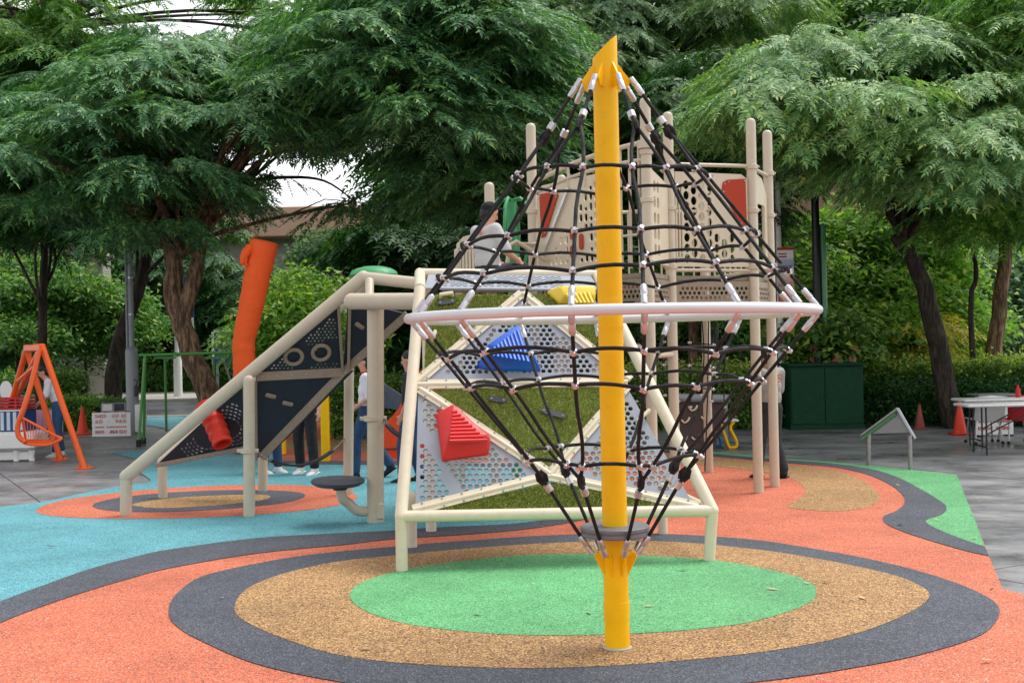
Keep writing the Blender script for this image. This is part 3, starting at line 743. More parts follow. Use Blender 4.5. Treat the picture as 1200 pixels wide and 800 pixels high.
def winpane(a, b, pts, mat='orange_panel', off=0.022):
    dd, n2, L2 = edge(a, b); m = MB(); m.plate(pts, [], a + n2 * off, dd, (0, 0, 1), 0.012); o = part(TW, 'window_panel', m, mat, False)
    bt = MB()
    for x, z in pts: cx = sum(p[0] for p in pts) / len(pts); cz = sum(p[1] for p in pts) / len(pts); q = (lerp(x, cx, 0.12), lerp(z, cz, 0.12)); bt.lathe([(0.012, 0), (0.008, 0.008)], a + dd * q[0] + Vector((0, 0, q[1])) + n2 * off, n2, 6)
    part(o, 'bolt_row', bt, 'steel')
winpane(C_, D_, [(wx - 0.04, tz - 0.10), (wx + 0.02, tz - 0.07), (wx + 0.26, tz - 0.05), (wx + 0.265, tz - 0.58), (wx + 0.20, tz - 0.60), (wx - 0.06, tz - 0.2)])
rail(C_, D_, 3.74, 3.76); rail(C_, D_, DK + 0.06, DK + 0.06, 0.02)
# side panel D-E with glazing and slanted top
d2, n2, L2 = edge(D_, E_)
vpanel(D_, E_, 0, L2, [(0.06, bz), (L2 - 0.06, bz), (L2 - 0.06, 3.45), (L2 - 0.25, 3.66), (0.06, 3.72)], [rrect(0.14, bz + 0.1, L2 - 0.16, 3.35, 0.05)], 'tan_panel')
rail(D_, E_, 3.74, 3.72)
# B-C short side and the slatted gate beside the mast
vpanel(B_, C_, 0, 1, [(0.06, bz), (edge(B_, C_)[2] - 0.06, bz), (edge(B_, C_)[2] - 0.06, 3.5), (0.06, 3.62)], [rrect(0.12 + 0.13 * (q % 3), bz + 0.08 + 0.17 * (q // 3), 0.20 + 0.13 * (q % 3), bz + 0.21 + 0.17 * (q // 3), 0.035) for q in range(15)], 'tan_panel')
# left panel A-B
d, nn, L = edge(A_, B_)
holes = [[(0.20, 3.46), (0.42, 3.46), (0.20, 3.05), (0.16, 3.05)]]
rows = 0
for ri in range(8):
    for ci in range(12):
        x = 0.28 + ci * 0.078; z = bz + 0.06 + ri * 0.112
        if z > 2.75 + (x - 0.3) * 1.15 or x > 1.12: continue
        h = 0.088 if (ci + ri) % 3 else 0.05
        if any(abs(x + .025 - bx_) < 0.07 and abs(z + .04 - bz_) < 0.12 for bx_, bz_ in ((0.66, 2.99), (0.66, 2.79), (0.79, 2.89))): continue
        holes.append(rrect(x, z, x + 0.054, z + h, 0.022, 2))
vpanel(A_, B_, 0, L, [(0.08, bz), (1.20, bz), (1.20, 3.62), (0.16, 3.58), (0.08, 3.45)], holes, 'tan_panel', off=0.0)
winpane(A_, B_, [(0.14, 3.48), (0.40, 3.49), (0.44, 3.44), (0.22, 3.00), (0.16, 2.98)])
for (x0, z0, x1, z1) in ((0.62, 2.92, 0.70, 3.06), (0.62, 2.72, 0.70, 2.86), (0.76, 2.80, 0.82, 2.98)):
    m = MB(); m.plate(rrect(x0, z0, x1, z1, 0.03), [], A_ + nn * 0.02, d, (0, 0, 1), 0.01); part(TW, 'counter_bead', m, 'orange_panel', False)
a3, b3 = A_ + d * 0.12, A_ + d * 1.2
m = MB(); m.bar(A_ + d * 0.16 + nn * 0.03 + Vector((0, 0, 2.75)), A_ + d * 0.62 + nn * 0.03 + Vector((0, 0, 3.50)), 0.03, 0.02, nn); part(TW, 'diagonal_trim', m, 'aluminium', False)
rail(A_, B_, 3.62, 3.86, 0.026, name='curved_rail', bow=0.06); rail(A_, B_, 3.50, 3.68, 0.02, name='curved_rail', bow=0.06)
for q in range(9):
    t = 0.34 + q * 0.075; p = lerp(A_, B_, t); z1 = lerp(3.62, 3.86, t) + 0.06 * math.sin(math.pi * t)
    if q % 2 == 0 or t > 0.75:
        m = MB(); m.tube([(p.x, p.y, DK + 0.05 if t > 0.78 else 3.5), (p.x, p.y, z1)], 0.015, 8); part(TW, 'baluster', m, 'tan_post')
for z in (2.9, 3.15, 3.4):
    m = MB(); a, b = lerp(A_, B_, 0.80), lerp(A_, B_, 0.98); m.tube([(a.x, a.y, z), (b.x, b.y, z)], 0.013, 8); part(TW, 'crossbar', m, 'tan_post')
for a, b in ((E_, F_), (F_, H_), (H_, A_)):
    rail(a, b, 3.5, 3.5); rail(a, b, DK + 0.1, DK + 0.1)
    L4 = (b - a).length
    for q in range(1, int(L4 / 0.14)):
        p = lerp(a, b, q / int(L4 / 0.14)); m = MB(); m.tube([(p.x, p.y, DK + 0.1), (p.x, p.y, 3.5)], 0.012, 6); part(TW, 'baluster', m, 'tan_post')
# lower bracing pipe between posts seen under the ring
rail(B_, C_, 1.62, 1.62, 0.03); rail(A_, B_, 1.70, 1.70, 0.03)

# landing platform behind the wall with guard, low post and rails
LP0, LP1, LP2 = P(560, 318, 13.4), P(625, 318, 13.2), P(500, 318, 12.0)
LD = thing('landing_platform', 'beige landing with slotted guard between the turf wall and the tower', 'platform', (0.0, 12.2, 0.0))
m = MB(); m.plate([(-0.78, 11.36), (0.85, 11.42), (0.55, 13.2), (0.12, 13.75), (-0.75, 13.6)], [], (0, 0, 2.42), (1, 0, 0), (0, 1, 0), 0.05); part(LD, 'deck', m, 'bronze_rail', False)
lp = ppos(581, 13.6); o = post(LD, lp, 3.62); post_collars(LD, o, lp, (2.95,))
lq = ppos(542, 13.9); post(LD, lq, 2.9, 0.04)
ga, gb = ppos(541, 13.9), ppos(577, 13.65); dg, ng, Lg = edge(ga, gb)
gh = [rrect(0.05 + 0.048 * q, 2.62, 0.05 + 0.048 * q + 0.024, 2.98, 0.011, 2) for q in range(int((Lg - 0.08) / 0.048))]
vpanel(ga, gb, 0, Lg, [(0.0, 2.46), (Lg, 2.46), (Lg, 3.08), (0.10, 3.03), (0.0, 2.95)], gh, 'tan_panel', 'slotted_guard', parent=LD)
m = MB(); p0 = P(598, 292, 13.5); m.tube([P(594, 310, 13.4), P(598, 287, 13.4), P(605, 283, 13.4), P(612, 287, 13.45), P(640, 305, 13.6)], 0.024, 10); part(LD, 'curved_rail', m, 'tan_post')
m = MB(); m.tube([P(598, 286, 13.5), P(632, 286, 13.8)], 0.022, 10); part(LD, 'rail', m, 'tan_post')
for x, y in ((-0.7, 13.5), (0.5, 13.1)):
    post(LD, Vector((x, y, 0)), 2.4, 0.05, name='support_post')
# green fan slide post behind
gp = ppos(606, 15.2)
GS = thing('green_umbrella_pole', 'green steel pole with arched ribs behind the seated person', 'play pole', gp.to_tuple())
m = MB(); m.tube([gp + Vector((0, 0, 0.012)), Vector((gp.x, gp.y, 3.62))], 0.065, 14); part(GS, 'pole', m, 'green_plastic')
for a in range(6):
    t = math.radians(a * 60 + 15); u = Vector((math.cos(t), math.sin(t), 0)); c = Vector((gp.x, gp.y, 0))
    m = MB(); m.tube([c + Vector((0, 0, 3.60)), c + u * 0.16 + Vector((0, 0, 3.62)), c + u * 0.30 + Vector((0, 0, 3.50)), c + u * 0.36 + Vector((0, 0, 3.2)), c + u * 0.22 + Vector((0, 0, 2.8)), c + u * 0.06 + Vector((0, 0, 2.5))], 0.022, 8); part(GS, 'rib', m, 'green_plastic')

# ------------------------------------------------------------------ low slanted climber on the left
f1, f2, f3, f4 = G(147.5, 602, 0.03), G(292, 603, 0.03), G(440, 611, 0.015), G(408, 579, 0.015)
SCL = thing('slanted_climber', 'slanted tan tube climber with dark perforated triangle panels', 'climber', ((f1 + f2) / 2).to_tuple())
def cb(a, b, r, name='frame_tube', mat='tan_post', parent=SCL):
    m = MB(); m.tube([a, b], r, 16); m.ell(a, r, 14, 8); m.ell(b, r, 14, 8); return part(parent, name, m, mat)
p1 = P(148, 558, f1.y); p2t = P(292, 441, f2.y); p3 = P(426, 325, 12.55)
cb(p1, p3, 0.072, 'sloping_tube'); cb(f1, p1, 0.062, 'post'); po2 = cb(f2, P(292, 446, f2.y), 0.062, 'post')
p4 = P(490, 332, 12.1); cb(p3, p4, 0.062, 'top_tube')
po3 = cb(f3, P(440, 356, f3.y), 0.085, 'thick_post'); cb(P(412, 353, f3.y), P(490, 353, 11.5), 0.082, 'thick_crossbar')
cb(P(433, 330, 12.3), P(433, 350, 12.15), 0.045, 'link_tube')
cb(f4, P(409, 430, f4.y), 0.06, 'post')
f5 = G(308, 574, 0.03); cb(f5, P(308, 470, f5.y), 0.06, 'post')
b1 = G(176, 580, 0.02)
bk1, bk3 = P(190, 541, 14.4), P(430, 332, 14.3)
cb(bk1, bk3, 0.06, 'rear_sloping_tube'); cb(Vector((bk1.x, bk1.y, 0.015)), bk1, 0.055, 'post'); cb(bk3, p3, 0.05, 'cross_tube')
for p, po, z in ((f2, po2, P(292, 528, f2.y).z), (f3, po3, P(440, 490, f3.y).z)):
    r = 0.062 if p is f2 else 0.085
    m = MB(); m.lathe([(r + 0.001, z - 0.03), (r + 0.018, z - 0.022), (r + 0.018, z + 0.022), (r + 0.001, z + 0.03)], (p.x, p.y, 0), (0, 0, 1), 18); m.tube([(p.x - r - 0.05, p.y, z), (p.x + r + 0.05, p.y, z)], 0.022, 8); part(po, 'collar', m, 'tan_post')
# panel corners in 3-D: front sloping tube, lower rail set back
dq = lambda x: lerp(13.0, 12.55, (x - 147) / 280.0)
def U_(x, y): return P(x, y, dq(x) + 0.03)
def L_(x, y): return P(x, y, dq(x) + 0.45)
kA, kB, kC = L_(183, 545), L_(290, 524), U_(286, 449)
kD, kE, kF = U_(300, 439), L_(402, 436), U_(397, 360)
kG, kH = L_(322, 505), L_(478, 368)
kI = U_(408, 352); kJ = U_(300, 447); kK = L_(301, 538)
def panel3(pts, mat, name, holes=None, th=0.018):
    a = pts[0]; ux = (pts[1] - a).normalized(); nn = ux.cross(pts[2] - a).normalized(); uy = nn.cross(ux)
    if nn.y > 0: nn = -nn; uy = -uy
    loop = [((p - a).dot(ux), (p - a).dot(uy)) for p in pts]; m = MB(); m.plate(loop, holes(loop) if holes else [], a, ux, uy, th)
    return part(SCL, name, m, mat, False), (a, ux, uy, nn)
def arcs(loop):
    """concentric arcs of small slots"""
    cx = sum(p[0] for p in loop) / 3; cy = sum(p[1] for p in loop) / 3; cs = [(cx - 0.14, cy - 0.05), (cx + 0.17, cy + 0.03)]; res = []
    def ed(p):
        best = 9
        for i in range(len(loop)):
            a, b = loop[i], loop[i - 1]; ax, ay = b[0] - a[0], b[1] - a[1]; t = max(0, min(1, ((p[0] - a[0]) * ax + (p[1] - a[1]) * ay) / (ax * ax + ay * ay))); best = min(best, math.hypot(p[0] - a[0] - ax * t, p[1] - a[1] - ay * t))
        return best
    for ci, c in enumerate(cs):
        for k in range(3, 8):
            R_ = 0.045 * k; n = int(2 * math.pi * R_ / 0.048)
            for q in range(n):
                t = 2 * math.pi * q / n; p = (c[0] + R_ * math.cos(t), c[1] + R_ * math.sin(t))
                o = cs[1 - ci]
                if not inpoly(p, loop) or ed(p) < 0.05 or math.hypot(p[0] - o[0], p[1] - o[1]) < R_ + 0.01: continue
                u = (-math.sin(t), math.cos(t)); v = (math.cos(t), math.sin(t))
                res.append([(p[0] + u[0] * sx * 0.015 + v[0] * sy * 0.010, p[1] + u[1] * sx * 0.015 + v[1] * sy * 0.010) for sx, sy in ((-1, -1), (1, -1), (1, 1), (-1, 1))])
    return res
panel3([kA, kB, kC], 'navy_panel', 'perforated_panel', arcs)
def dots(loop): 
    cx = sum(p[0] for p in loop) / 3; cy = sum(p[1] for p in loop) / 3; res = []
    for h in hexholes(loop, lambda p: min(math.hypot(p[0] - cx + 0.10, p[1] - cy + 0.06), math.hypot(p[0] - cx - 0.2, p[1] - cy + 0.0)) > 0.16, 0.042, 0.013, 0.03): res.append(h)
    return res
po, fr = panel3([kD, kE, kF], 'navy_panel', 'perforated_panel', dots)
for x, y in ((344, 417), (376, 412)):
    q = ray(x, y); c = Vector((0, 0, CAM_H)); p = c + q * ((fr[0] - c).dot(fr[3]) / q.dot(fr[3])) + fr[3] * 0.02
    m = MB(); tor = [p + (fr[1] * math.cos(t) + fr[2] * math.sin(t)) * 0.09 for t in [2 * math.pi * k / 20 for k in range(20)]]; m.tube(tor, 0.022, 8, closed=True); part(SCL, 'porthole', m, 'bronze_rail')
po, fr2 = panel3([kJ, kE, kK], 'navy_panel', 'solid_panel')
po, fr3 = panel3([kI, kH, kE], 'navy_panel', 'solid_panel')
def foothold(fr, x, y, w=0.045):
    q = ray(x, y); c = Vector((0, 0, CAM_H)); p = c + q * ((fr[0] - c).dot(fr[3]) / q.dot(fr[3]))
    m = MB(); m.box(p + fr[3] * 0.015, (0.12, 0.05, 0.03), (fr[1] * 0.93 - fr[2] * 0.36, fr[1] * 0.36 + fr[2] * 0.93, fr[3]), 0.012); part(SCL, 'foothold', m, 'bronze_rail')
foothold(fr2, 317, 463); foothold(fr2, 337, 472); foothold(fr3, 421, 381)
panel3([p + Vector((0, 0.9, 0)) for p in (kJ, kE, kK)], 'navy_panel', 'rear_panel'); panel3([p + Vector((0, 0.95, 0)) for p in (kA, kB, kC)], 'navy_panel', 'rear_panel', arcs)
def rbar(a, b, w=0.085, name='edge_rail', off=Vector((0, -0.02, 0))):
    m = MB(); m.bar(a + off, b + off, 0.03, w, (0, 0, 1), 0.006); o = part(SCL, name, m, 'bronze_rail', False)
    bt = MB(); k = max(3, int((b - a).length / 0.14))
    for q in range(k): bt.lathe([(0.010, 0), (0.008, 0.008)], lerp(a, b, (q + 0.5) / k) + off + Vector((0, -0.018, 0)), (0, -1, 0), 6)
    part(o, 'bolt_row', bt, 'steel')
rbar(kA, kB, 0.05); rbar(kD + Vector((0, 0, -0.02)), kE, 0.10); rbar(kF, kE + Vector((0, 0, 0.02)), 0.06); rbar(kK + Vector((0.05, 0, 0.02)), kE, 0.09); rbar(kE, kH, 0.09); rbar(kI + Vector((0.02, 0, 0)), kE + Vector((0.06, 0, 0)), 0.05)
rbar(kC, kB, 0.06); rbar(kJ, kK, 0.05)
m = MB(); m.ell(P(327, 505, 13.3), (0.10, 0.10, 0.11), 14, 10); part(SCL, 'ball_hold', m, 'tan_post')
# red ribbed speaking tube on the low panel
ra, rb = P(243, 474, 13.12), P(261, 520, 12.90); ax = (rb - ra); Lr = ax.length
prof = []
for q in range(22):
    t = q / 21; prof.append((0.125 - 0.02 * t + (0.006 if q % 4 < 2 else -0.004), Lr * t))
prof += [(0.085, Lr + 0.004), (0.082, Lr - 0.10)]
m = MB(); m.lathe(prof, ra, ax, 24); part(SCL, 'ribbed_tube', m, 'red_orange' if 'red_orange' in MATS else 'orange_plastic', label='red ribbed tube through the lowest panel')
# stool on a bent arm
so_ = P(396, 563, f3.y - 0.12)
m = MB(); m.lathe([(0.10, -0.06), (0.22, -0.045), (0.262, -0.02), (0.268, 0.0), (0.255, 0.014), (0.05, 0.022)], so_, Vector((0.02, -0.05, 1)), 30); st_ = part(SCL, 'stool_seat', m, 'charcoal_plastic')
m = MB(); q0 = so_ + Vector((0.02, 0, -0.05)); zb = 0.13
m.tube(smooth_loop([q0, q0 + Vector((0.02, 0, -0.12)), Vector((q0.x + 0.07, f3.y - 0.08, 0.22)), Vector((q0.x + 0.17, f3.y - 0.04, zb)), Vector((f3.x - 0.03, f3.y, zb))], False, 6), 0.05, 14); part(SCL, 'stool_arm', m, 'tan_post')
m = MB(); m.tube([q0 + Vector((0, 0, 0.01)), q0 + Vector((0, 0, -0.04))], 0.07, 14); part(SCL, 'stool_neck', m, 'black_rubber')
m = MB(); m.box((f3.x + 0.06, f3.y - 0.06, zb), (0.07, 0.06, 0.16), None, 0.01); part(SCL, 'arm_bracket', m, 'tan_post')
# slack strap between posts, with chain ends
def strap(a, b, sag, r=0.02, name='strap', parent=SCL, w=0.05):
    pts = [lerp(a, b, t) - Vector((0, 0, sag * math.sin(math.pi * t) ** 0.8 if 0 < t < 1 else 0)) for t in [q / 12 for q in range(13)]]
    m = MB()
    for i in range(2, 10): m.bar(pts[i], pts[i + 1], w, 0.025)
    o = part(parent, name, m, 'black_rubber', False)
    for seg in (pts[:3], pts[10:]):
        for i in range(len(seg) - 1):
            for t in (0.2, 0.5, 0.8):
                mm = MB(); c = lerp(seg[i], seg[i + 1], t); dd = (seg[i + 1] - seg[i]).normalized(); sdv = dd.orthogonal().normalized()
                mm.tube([c + dd * (0.028 * math.cos(q)) + sdv * (0.013 * math.sin(q)) for q in [2 * math.pi * z / 8 for z in range(8)]], 0.006, 6, closed=True); part(o, 'chain_link', mm, 'steel')
strap(P(298, 528, f2.y), P(405, 512, f4.y), 0.24)
strap(P(449, 490, f3.y), P(480, 512, 11.6), 0.06)
m = MB(); m.ell(P(438, 322, 13.2), (0.27, 0.27, 0.10), 20, 8); part(SCL, 'green_dome', m, 'green_plastic', label='green plastic dome on top')
# ------------------------------------------------------------------ vegetation
bark('bark_brown', (96, 74, 56), (168, 138, 108)); bark('bark_dark', (44, 38, 32), (86, 74, 62)); bark('bark_grey', (92, 86, 76), (150, 142, 128))
leafmat('leaf_blue_green', (56, 104, 72), (102, 152, 108), (146, 184, 106))
leafmat('leaf_mid_green', (60, 112, 56), (112, 162, 84), (166, 192, 96))
leafmat('leaf_light_green', (84, 132, 84), (136, 176, 122), (176, 196, 120))
leafmat('leaf_grey_green', (84, 122, 92), (138, 168, 132), (158, 180, 128))
leafmat('leaf_bright', (84, 138, 60), (146, 190, 92), (204, 214, 120), 0.42)
leafmat('leaf_deep', (34, 74, 42), (66, 110, 60), (96, 140, 70))
leafmat('leaf_yellow', (176, 176, 50), (226, 214, 80), (230, 200, 90), 0.35)
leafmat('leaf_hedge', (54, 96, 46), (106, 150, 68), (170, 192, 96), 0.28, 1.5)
leafmat('leaf_hedge_sunlit', (136, 170, 74), (196, 214, 110), (224, 226, 140), 0.35, 1.5)  # lighter hedge leaves for the tops, sunlight painted into their colour
leafmat('petal_pink', (214, 110, 116), (240, 150, 150), (244, 180, 170), 0.2)
NR = np.random.default_rng(11)
def leaflet(L, w): return np.array([(L * 0.02, -w * 0.52, 0.004), (L * 1.04, 0, -0.004), (L * 0.16, w * 0.60, 0.004)])
def rotz(a): c, s = math.cos(a), math.sin(a); return np.array([[c, -s, 0], [s, c, 0], [0, 0, 1]])
def roty(a): c, s = math.cos(a), math.sin(a); return np.array([[c, 0, s], [0, 1, 0], [-s, 0, c]])
def rotx(a): c, s = math.cos(a), math.sin(a); return np.array([[1, 0, 0], [0, c, -s], [0, s, c]])
def pinnate(L, pairs, ll, lw, rng, droop=0.25):
    out = []
    for k in range(pairs):
        t = 0.18 + 0.82 * k / (pairs - 0.5); z = -droop * L * t * t
        for sgn in (-1, 1):
            R = rotz(sgn * (1.05 - 0.35 * t) + rng.normal() * 0.1) @ rotx(rng.normal() * 0.16) @ roty(0.18 + rng.normal() * 0.12)
            out.append((leaflet(ll * rng.uniform(0.8, 1.1) * (1 - 0.3 * abs(t - 0.5)), lw) @ R.T) + np.array([L * t, 0, z]))
    out.append((leaflet(ll, lw) @ roty(0.35).T) + np.array([L, 0, -droop * L]))
    return np.concatenate(out)
def spray(rng, leaves, L, pairs, ll, lw, twig=0.8):
    out = []
    for k in range(leaves):
        t = (k + 0.5) / leaves; sg = 1 if k % 2 else -1
        a = sg * rng.uniform(0.5, 1.15) * (1.05 - t * 0.7)
        R = rotz(a) @ roty(rng.normal() * 0.12 + 0.14) @ rotx(rng.normal() * 0.18)
        out.append((pinnate(L * rng.uniform(0.75, 1.15), pairs, ll, lw, rng) @ R.T) + np.array([twig * t, 0, -0.10 * t * t + rng.normal() * 0.03]))
    return np.concatenate(out)
def simple_spray(rng, n, ll, lw, spread):
    out = []
    for k in range(n):
        R = rotz(rng.uniform(0, 6.28)) @ roty(rng.uniform(-0.3, 0.9)) @ rotx(rng.normal() * 0.5)
        p = rng.normal(size=3) * np.array([spread, spread, spread * 0.45])
        out.append((leaflet(ll * rng.uniform(0.7, 1.2), lw * rng.uniform(0.8, 1.2)) @ R.T) + p)
    return np.concatenate(out)
SP = {
    'fern': [spray(NR, 8, 0.44, 7, 0.135, 0.044) for _ in range(5)],
    'fine': [spray(NR, 9, 0.42, 7, 0.10, 0.038) for _ in range(5)],
    'coarse': [spray(NR, 7, 0.60, 4, 0.24, 0.10, 1.0) for _ in range(5)],
    'broad': [simple_spray(NR, 40, 0.16, 0.085, 0.30) for _ in range(5)],
    'big': [simple_spray(NR, 30, 0.34, 0.17, 0.55) for _ in range(5)],
}
def leaf_mesh(name, kind, pos, yaw, pitch, roll, scale):
    tpl = SP[kind]; V = []
    ch = NR.integers(0, len(tpl), len(pos))
    for k, t in enumerate(tpl):
        ix = np.where(ch == k)[0]
        if len(ix) == 0: continue
        cy, sy, cp, sp_, cr, s_r = np.cos(yaw[ix]), np.sin(yaw[ix]), np.cos(pitch[ix]), np.sin(pitch[ix]), np.cos(roll[ix]), np.sin(roll[ix])
        R = np.empty((len(ix), 3, 3))
        R[:, 0, 0] = cy * cp; R[:, 0, 1] = cy * sp_ * s_r - sy * cr; R[:, 0, 2] = cy * sp_ * cr + sy * s_r
        R[:, 1, 0] = sy * cp; R[:, 1, 1] = sy * sp_ * s_r + cy * cr; R[:, 1, 2] = sy * sp_ * cr - cy * s_r
        R[:, 2, 0] = -sp_; R[:, 2, 1] = cp * s_r; R[:, 2, 2] = cp * cr
        v = np.einsum('nij,mj->nmi', R, t) * scale[ix][:, None, None] + pos[ix][:, None, :]
        V.append(v.reshape(-1, 3))
    V = np.concatenate(V).astype(np.float32); nq = len(V) // 3
    me = bpy.data.meshes.new(name); me.vertices.add(len(V)); me.vertices.foreach_set('co', V.ravel())
    me.loops.add(nq * 3); me.loops.foreach_set('vertex_index', np.arange(nq * 3, dtype=np.int32))
    me.polygons.add(nq); me.polygons.foreach_set('loop_start', np.arange(0, nq * 3, 3, dtype=np.int32))
    me.update(calc_edges=True); return me
NQ = [0]
def tree(name, label, trunk, rad, blobs, kind, lmat, bmat, n_per, group=None, limbs=True, droop=(0.1, 0.5), scale=(0.75, 1.25), twigs=5, cat='tree', fork=None):
    """trunk: world points from the ground up; blobs: (centre, (rx, ry, rz)) leaf clumps carried by limbs"""
    base = Vector(trunk[0]); T = thing(name, label, cat, base.to_tuple(), group); org = np.array(base)
    tp = smooth_loop(trunk, False, 4); n = len(tp); m = MB()
    tp = [p + Vector((RND.uniform(-1, 1), RND.uniform(-1, 1), 0)) * rad * 0.12 * (0 < i < n - 1) for i, p in enumerate(tp)]
    rr = [rad * (1.0 - 0.45 * i / (n - 1)) * (1.35 if i == 0 else 1) for i in range(n)]; m.tube(tp, rr, 12)
    tr_o = part(T, 'trunk', m, bmat)
    P_, Y_, PT_, R_, S_ = [], [], [], [], []
    for bi, (c, r) in enumerate(blobs):
        c = Vector(c)
        st = fork and Vector(fork[bi % len(fork)]) or tp[RND.randint(int(n * 0.6), n - 1)]
        if limbs:
            mid = lerp(st, c, 0.5) + Vector((RND.uniform(-.3, .3), RND.uniform(-.3, .3), RND.uniform(0.0, 0.5)))
            m = MB(); path = smooth_loop([st, mid, c], False, 4); L0 = min(rad * 0.3, 0.055); k = len(path)
            m.tube(path, [lerp(L0, 0.022, q / (k - 1)) for q in range(k)], 7)
            for _ in range(twigs):
                a = path[RND.randint(k // 2, k - 1)]; th = RND.uniform(0, 6.28)
                e = c + Vector((math.cos(th) * r[0], math.sin(th) * r[1], RND.uniform(-0.3, 0.5) * r[2])) * RND.uniform(0.6, 0.95)
                m.tube([a, lerp(a, e, 0.5) + Vector((0, 0, RND.uniform(0, 0.2))), e], [0.02, 0.013, 0.006], 5)
            part(T, 'limb', m, bmat)
        k = int(n_per * (r[0] * r[1]) ** 0.5 * RND.uniform(0.8, 1.2))
        d = NR.normal(size=(k, 3)); d /= np.linalg.norm(d, axis=1)[:, None]
        d[:, 2] = np.where(NR.random(k) < 0.85, np.abs(d[:, 2]), d[:, 2])
        f = np.where(NR.random(k) < 0.7, NR.uniform(0.6, 1.05, k), NR.random(k) ** 0.5)
        p = np.array(c) + d * f[:, None] * np.array(r)
        yaw = np.arctan2(d[:, 1], d[:, 0]) + NR.normal(size=k) * 0.4
        P_.append(p); Y_.append(yaw); PT_.append(NR.uniform(droop[0], droop[1], k) * 0.5 + 0.30 * (1 - np.abs(d[:, 2])) - 0.05); R_.append(NR.normal(size=k) * 0.25); S_.append(NR.uniform(scale[0], scale[1], k))
    P_ = np.concatenate(P_) - org
    me = leaf_mesh('crown', kind, P_, np.concatenate(Y_), np.concatenate(PT_), np.concatenate(R_), np.concatenate(S_)); NQ[0] += len(me.polygons)
    link('crown', me, lmat, T); return T
def blobs_px(cx, cy, rx, ry, d0, d1, n, size, flat=0.5, seed=1, avoid=None):
    """clump centres spread through a crown seen around (cx, cy) between depths d0 and d1"""
    r = random.Random(seed); out = []; tries = 0
    while len(out) < n and tries < 3000:
        tries += 1
        a, b = r.uniform(-1, 1), r.uniform(-1, 1)
        if a * a + b * b > 1: continue
        x, y = cx + a * rx, cy + b * ry
        if avoid and avoid(x, y): continue
        d = r.uniform(d0, d1); s = size * r.uniform(0.7, 1.25)
        c = P(x, y, d)
        if any((c - Vector(o[0])).length < size * 0.62 for o in out) and tries < 1500: continue
        out.append((c.to_tuple(), (s, s * r.uniform(0.8, 1.2), s * flat * r.uniform(0.7, 1.3))))
    return out
def ground_at(x, d): p = PZ(x, d, 0.0); return Vector((p.x, p.y, -0.05))
skygap = lambda x, y: 290 < x < 475 and 195 < y < 285
# --- front row
t0 = ground_at(252, 24)
tree('rain_tree', 'tall tree with forked peeling brown trunk behind the slanted climber', [t0, P(246, 470, 24), P(224, 410, 24), P(206, 360, 24), P(202, 300, 24), P(196, 240, 24)], 0.27,
     blobs_px(175, 155, 245, 105, 20.5, 27, 62, 0.85, 0.24, 3, lambda x, y: x > 235 and y > 150) + [(P(x, y, 24.7).to_tuple(), (r_, r_, r_ * .4)) for x, y, r_ in ((318, 205, .3), (412, 238, .3), (190, 45, .6), (235, 62, .7), (275, 45, .6))], 'fern', 'leaf_blue_green', 'bark_brown', 32,
     fork=[P(202, 290, 24), P(230, 270, 24), P(215, 300, 24)])
m = MB(); fk = [P(212, 375, 24), P(228, 325, 24), P(240, 270, 24.2), P(275, 205, 24.5), P(320, 150, 25)]
T_ = [o for o in COL.objects if o.name == 'rain_tree'][0]
m.tube(smooth_loop(fk, False, 4), [lerp(0.19, 0.06, q / 16) for q in range(17)], 10); part(T_, 'trunk_fork', m, 'bark_brown')
m = MB(); m.tube(smooth_loop([P(265, 215, 24.4), P(330, 208, 24.6), P(380, 212, 24.8), P(418, 238, 25)], False, 5), [lerp(0.05, 0.012, q / 15) for q in range(16)], 7); part(T_, 'drooping_branch', m, 'bark_dark')
tree('rain_tree', 'old spreading tree with thick dark limbs beside the orange swing', [ground_at(-60, 28), P(-55, 300, 28), P(-40, 120, 28), P(-10, 40, 28)], 0.5,
     blobs_px(70, 20, 300, 90, 25, 33, 28, 1.2, 0.28, 5, lambda x, y: 150 < x < 330 and 0 < y < 120), 'fern', 'leaf_mid_green', 'bark_dark', 26, fork=[P(30, 40, 28), P(70, 30, 28.3), P(100, 10, 28.5)])
m = MB(); m.tube(smooth_loop([P(-40, 90, 28), P(20, 34, 28), P(75, 18, 28.3), P(130, -10, 28.5)], False, 5), [lerp(0.24, 0.14, q / 15) for q in range(16)], 10)
m.tube(smooth_loop([P(50, 60, 28), P(75, 30, 28), P(95, 2, 28.2)], False, 5), [0.09] * 11, 8)
T_ = [o for o in COL.objects if o.name == 'rain_tree.001'][0]; part(T_, 'thick_limb', m, 'bark_dark')
tree('rain_tree', 'broad dark green tree rising behind the turf climbing wall', [ground_at(560, 24), P(562, 400, 24), P(575, 300, 24.5), P(590, 220, 25)], 0.3,
     blobs_px(475, 95, 140, 135, 20, 27, 54, 0.95, 0.26, 8, lambda x, y: y > 140 and x < 520) + blobs_px(565, 200, 60, 60, 23, 27, 6, 1.1, 0.4, 9), 'fern', 'leaf_blue_green', 'bark_dark', 38, fork=[P(580, 250, 24.5), P(590, 200, 25), P(570, 230, 25)])
tree('feathery_tree', 'tall grey green feathery tree behind the yellow mast', [ground_at(720, 30), P(715, 300, 30), P(720, 150, 30), P(730, 60, 30)], 0.3,
     blobs_px(740, 40, 180, 100, 27, 33, 36, 1.15, 0.3, 12), 'fern', 'leaf_grey_green', 'bark_dark', 36, fork=[P(715, 180, 30), P(735, 130, 30), P(690, 170, 30)], droop=(0.2, 0.9))
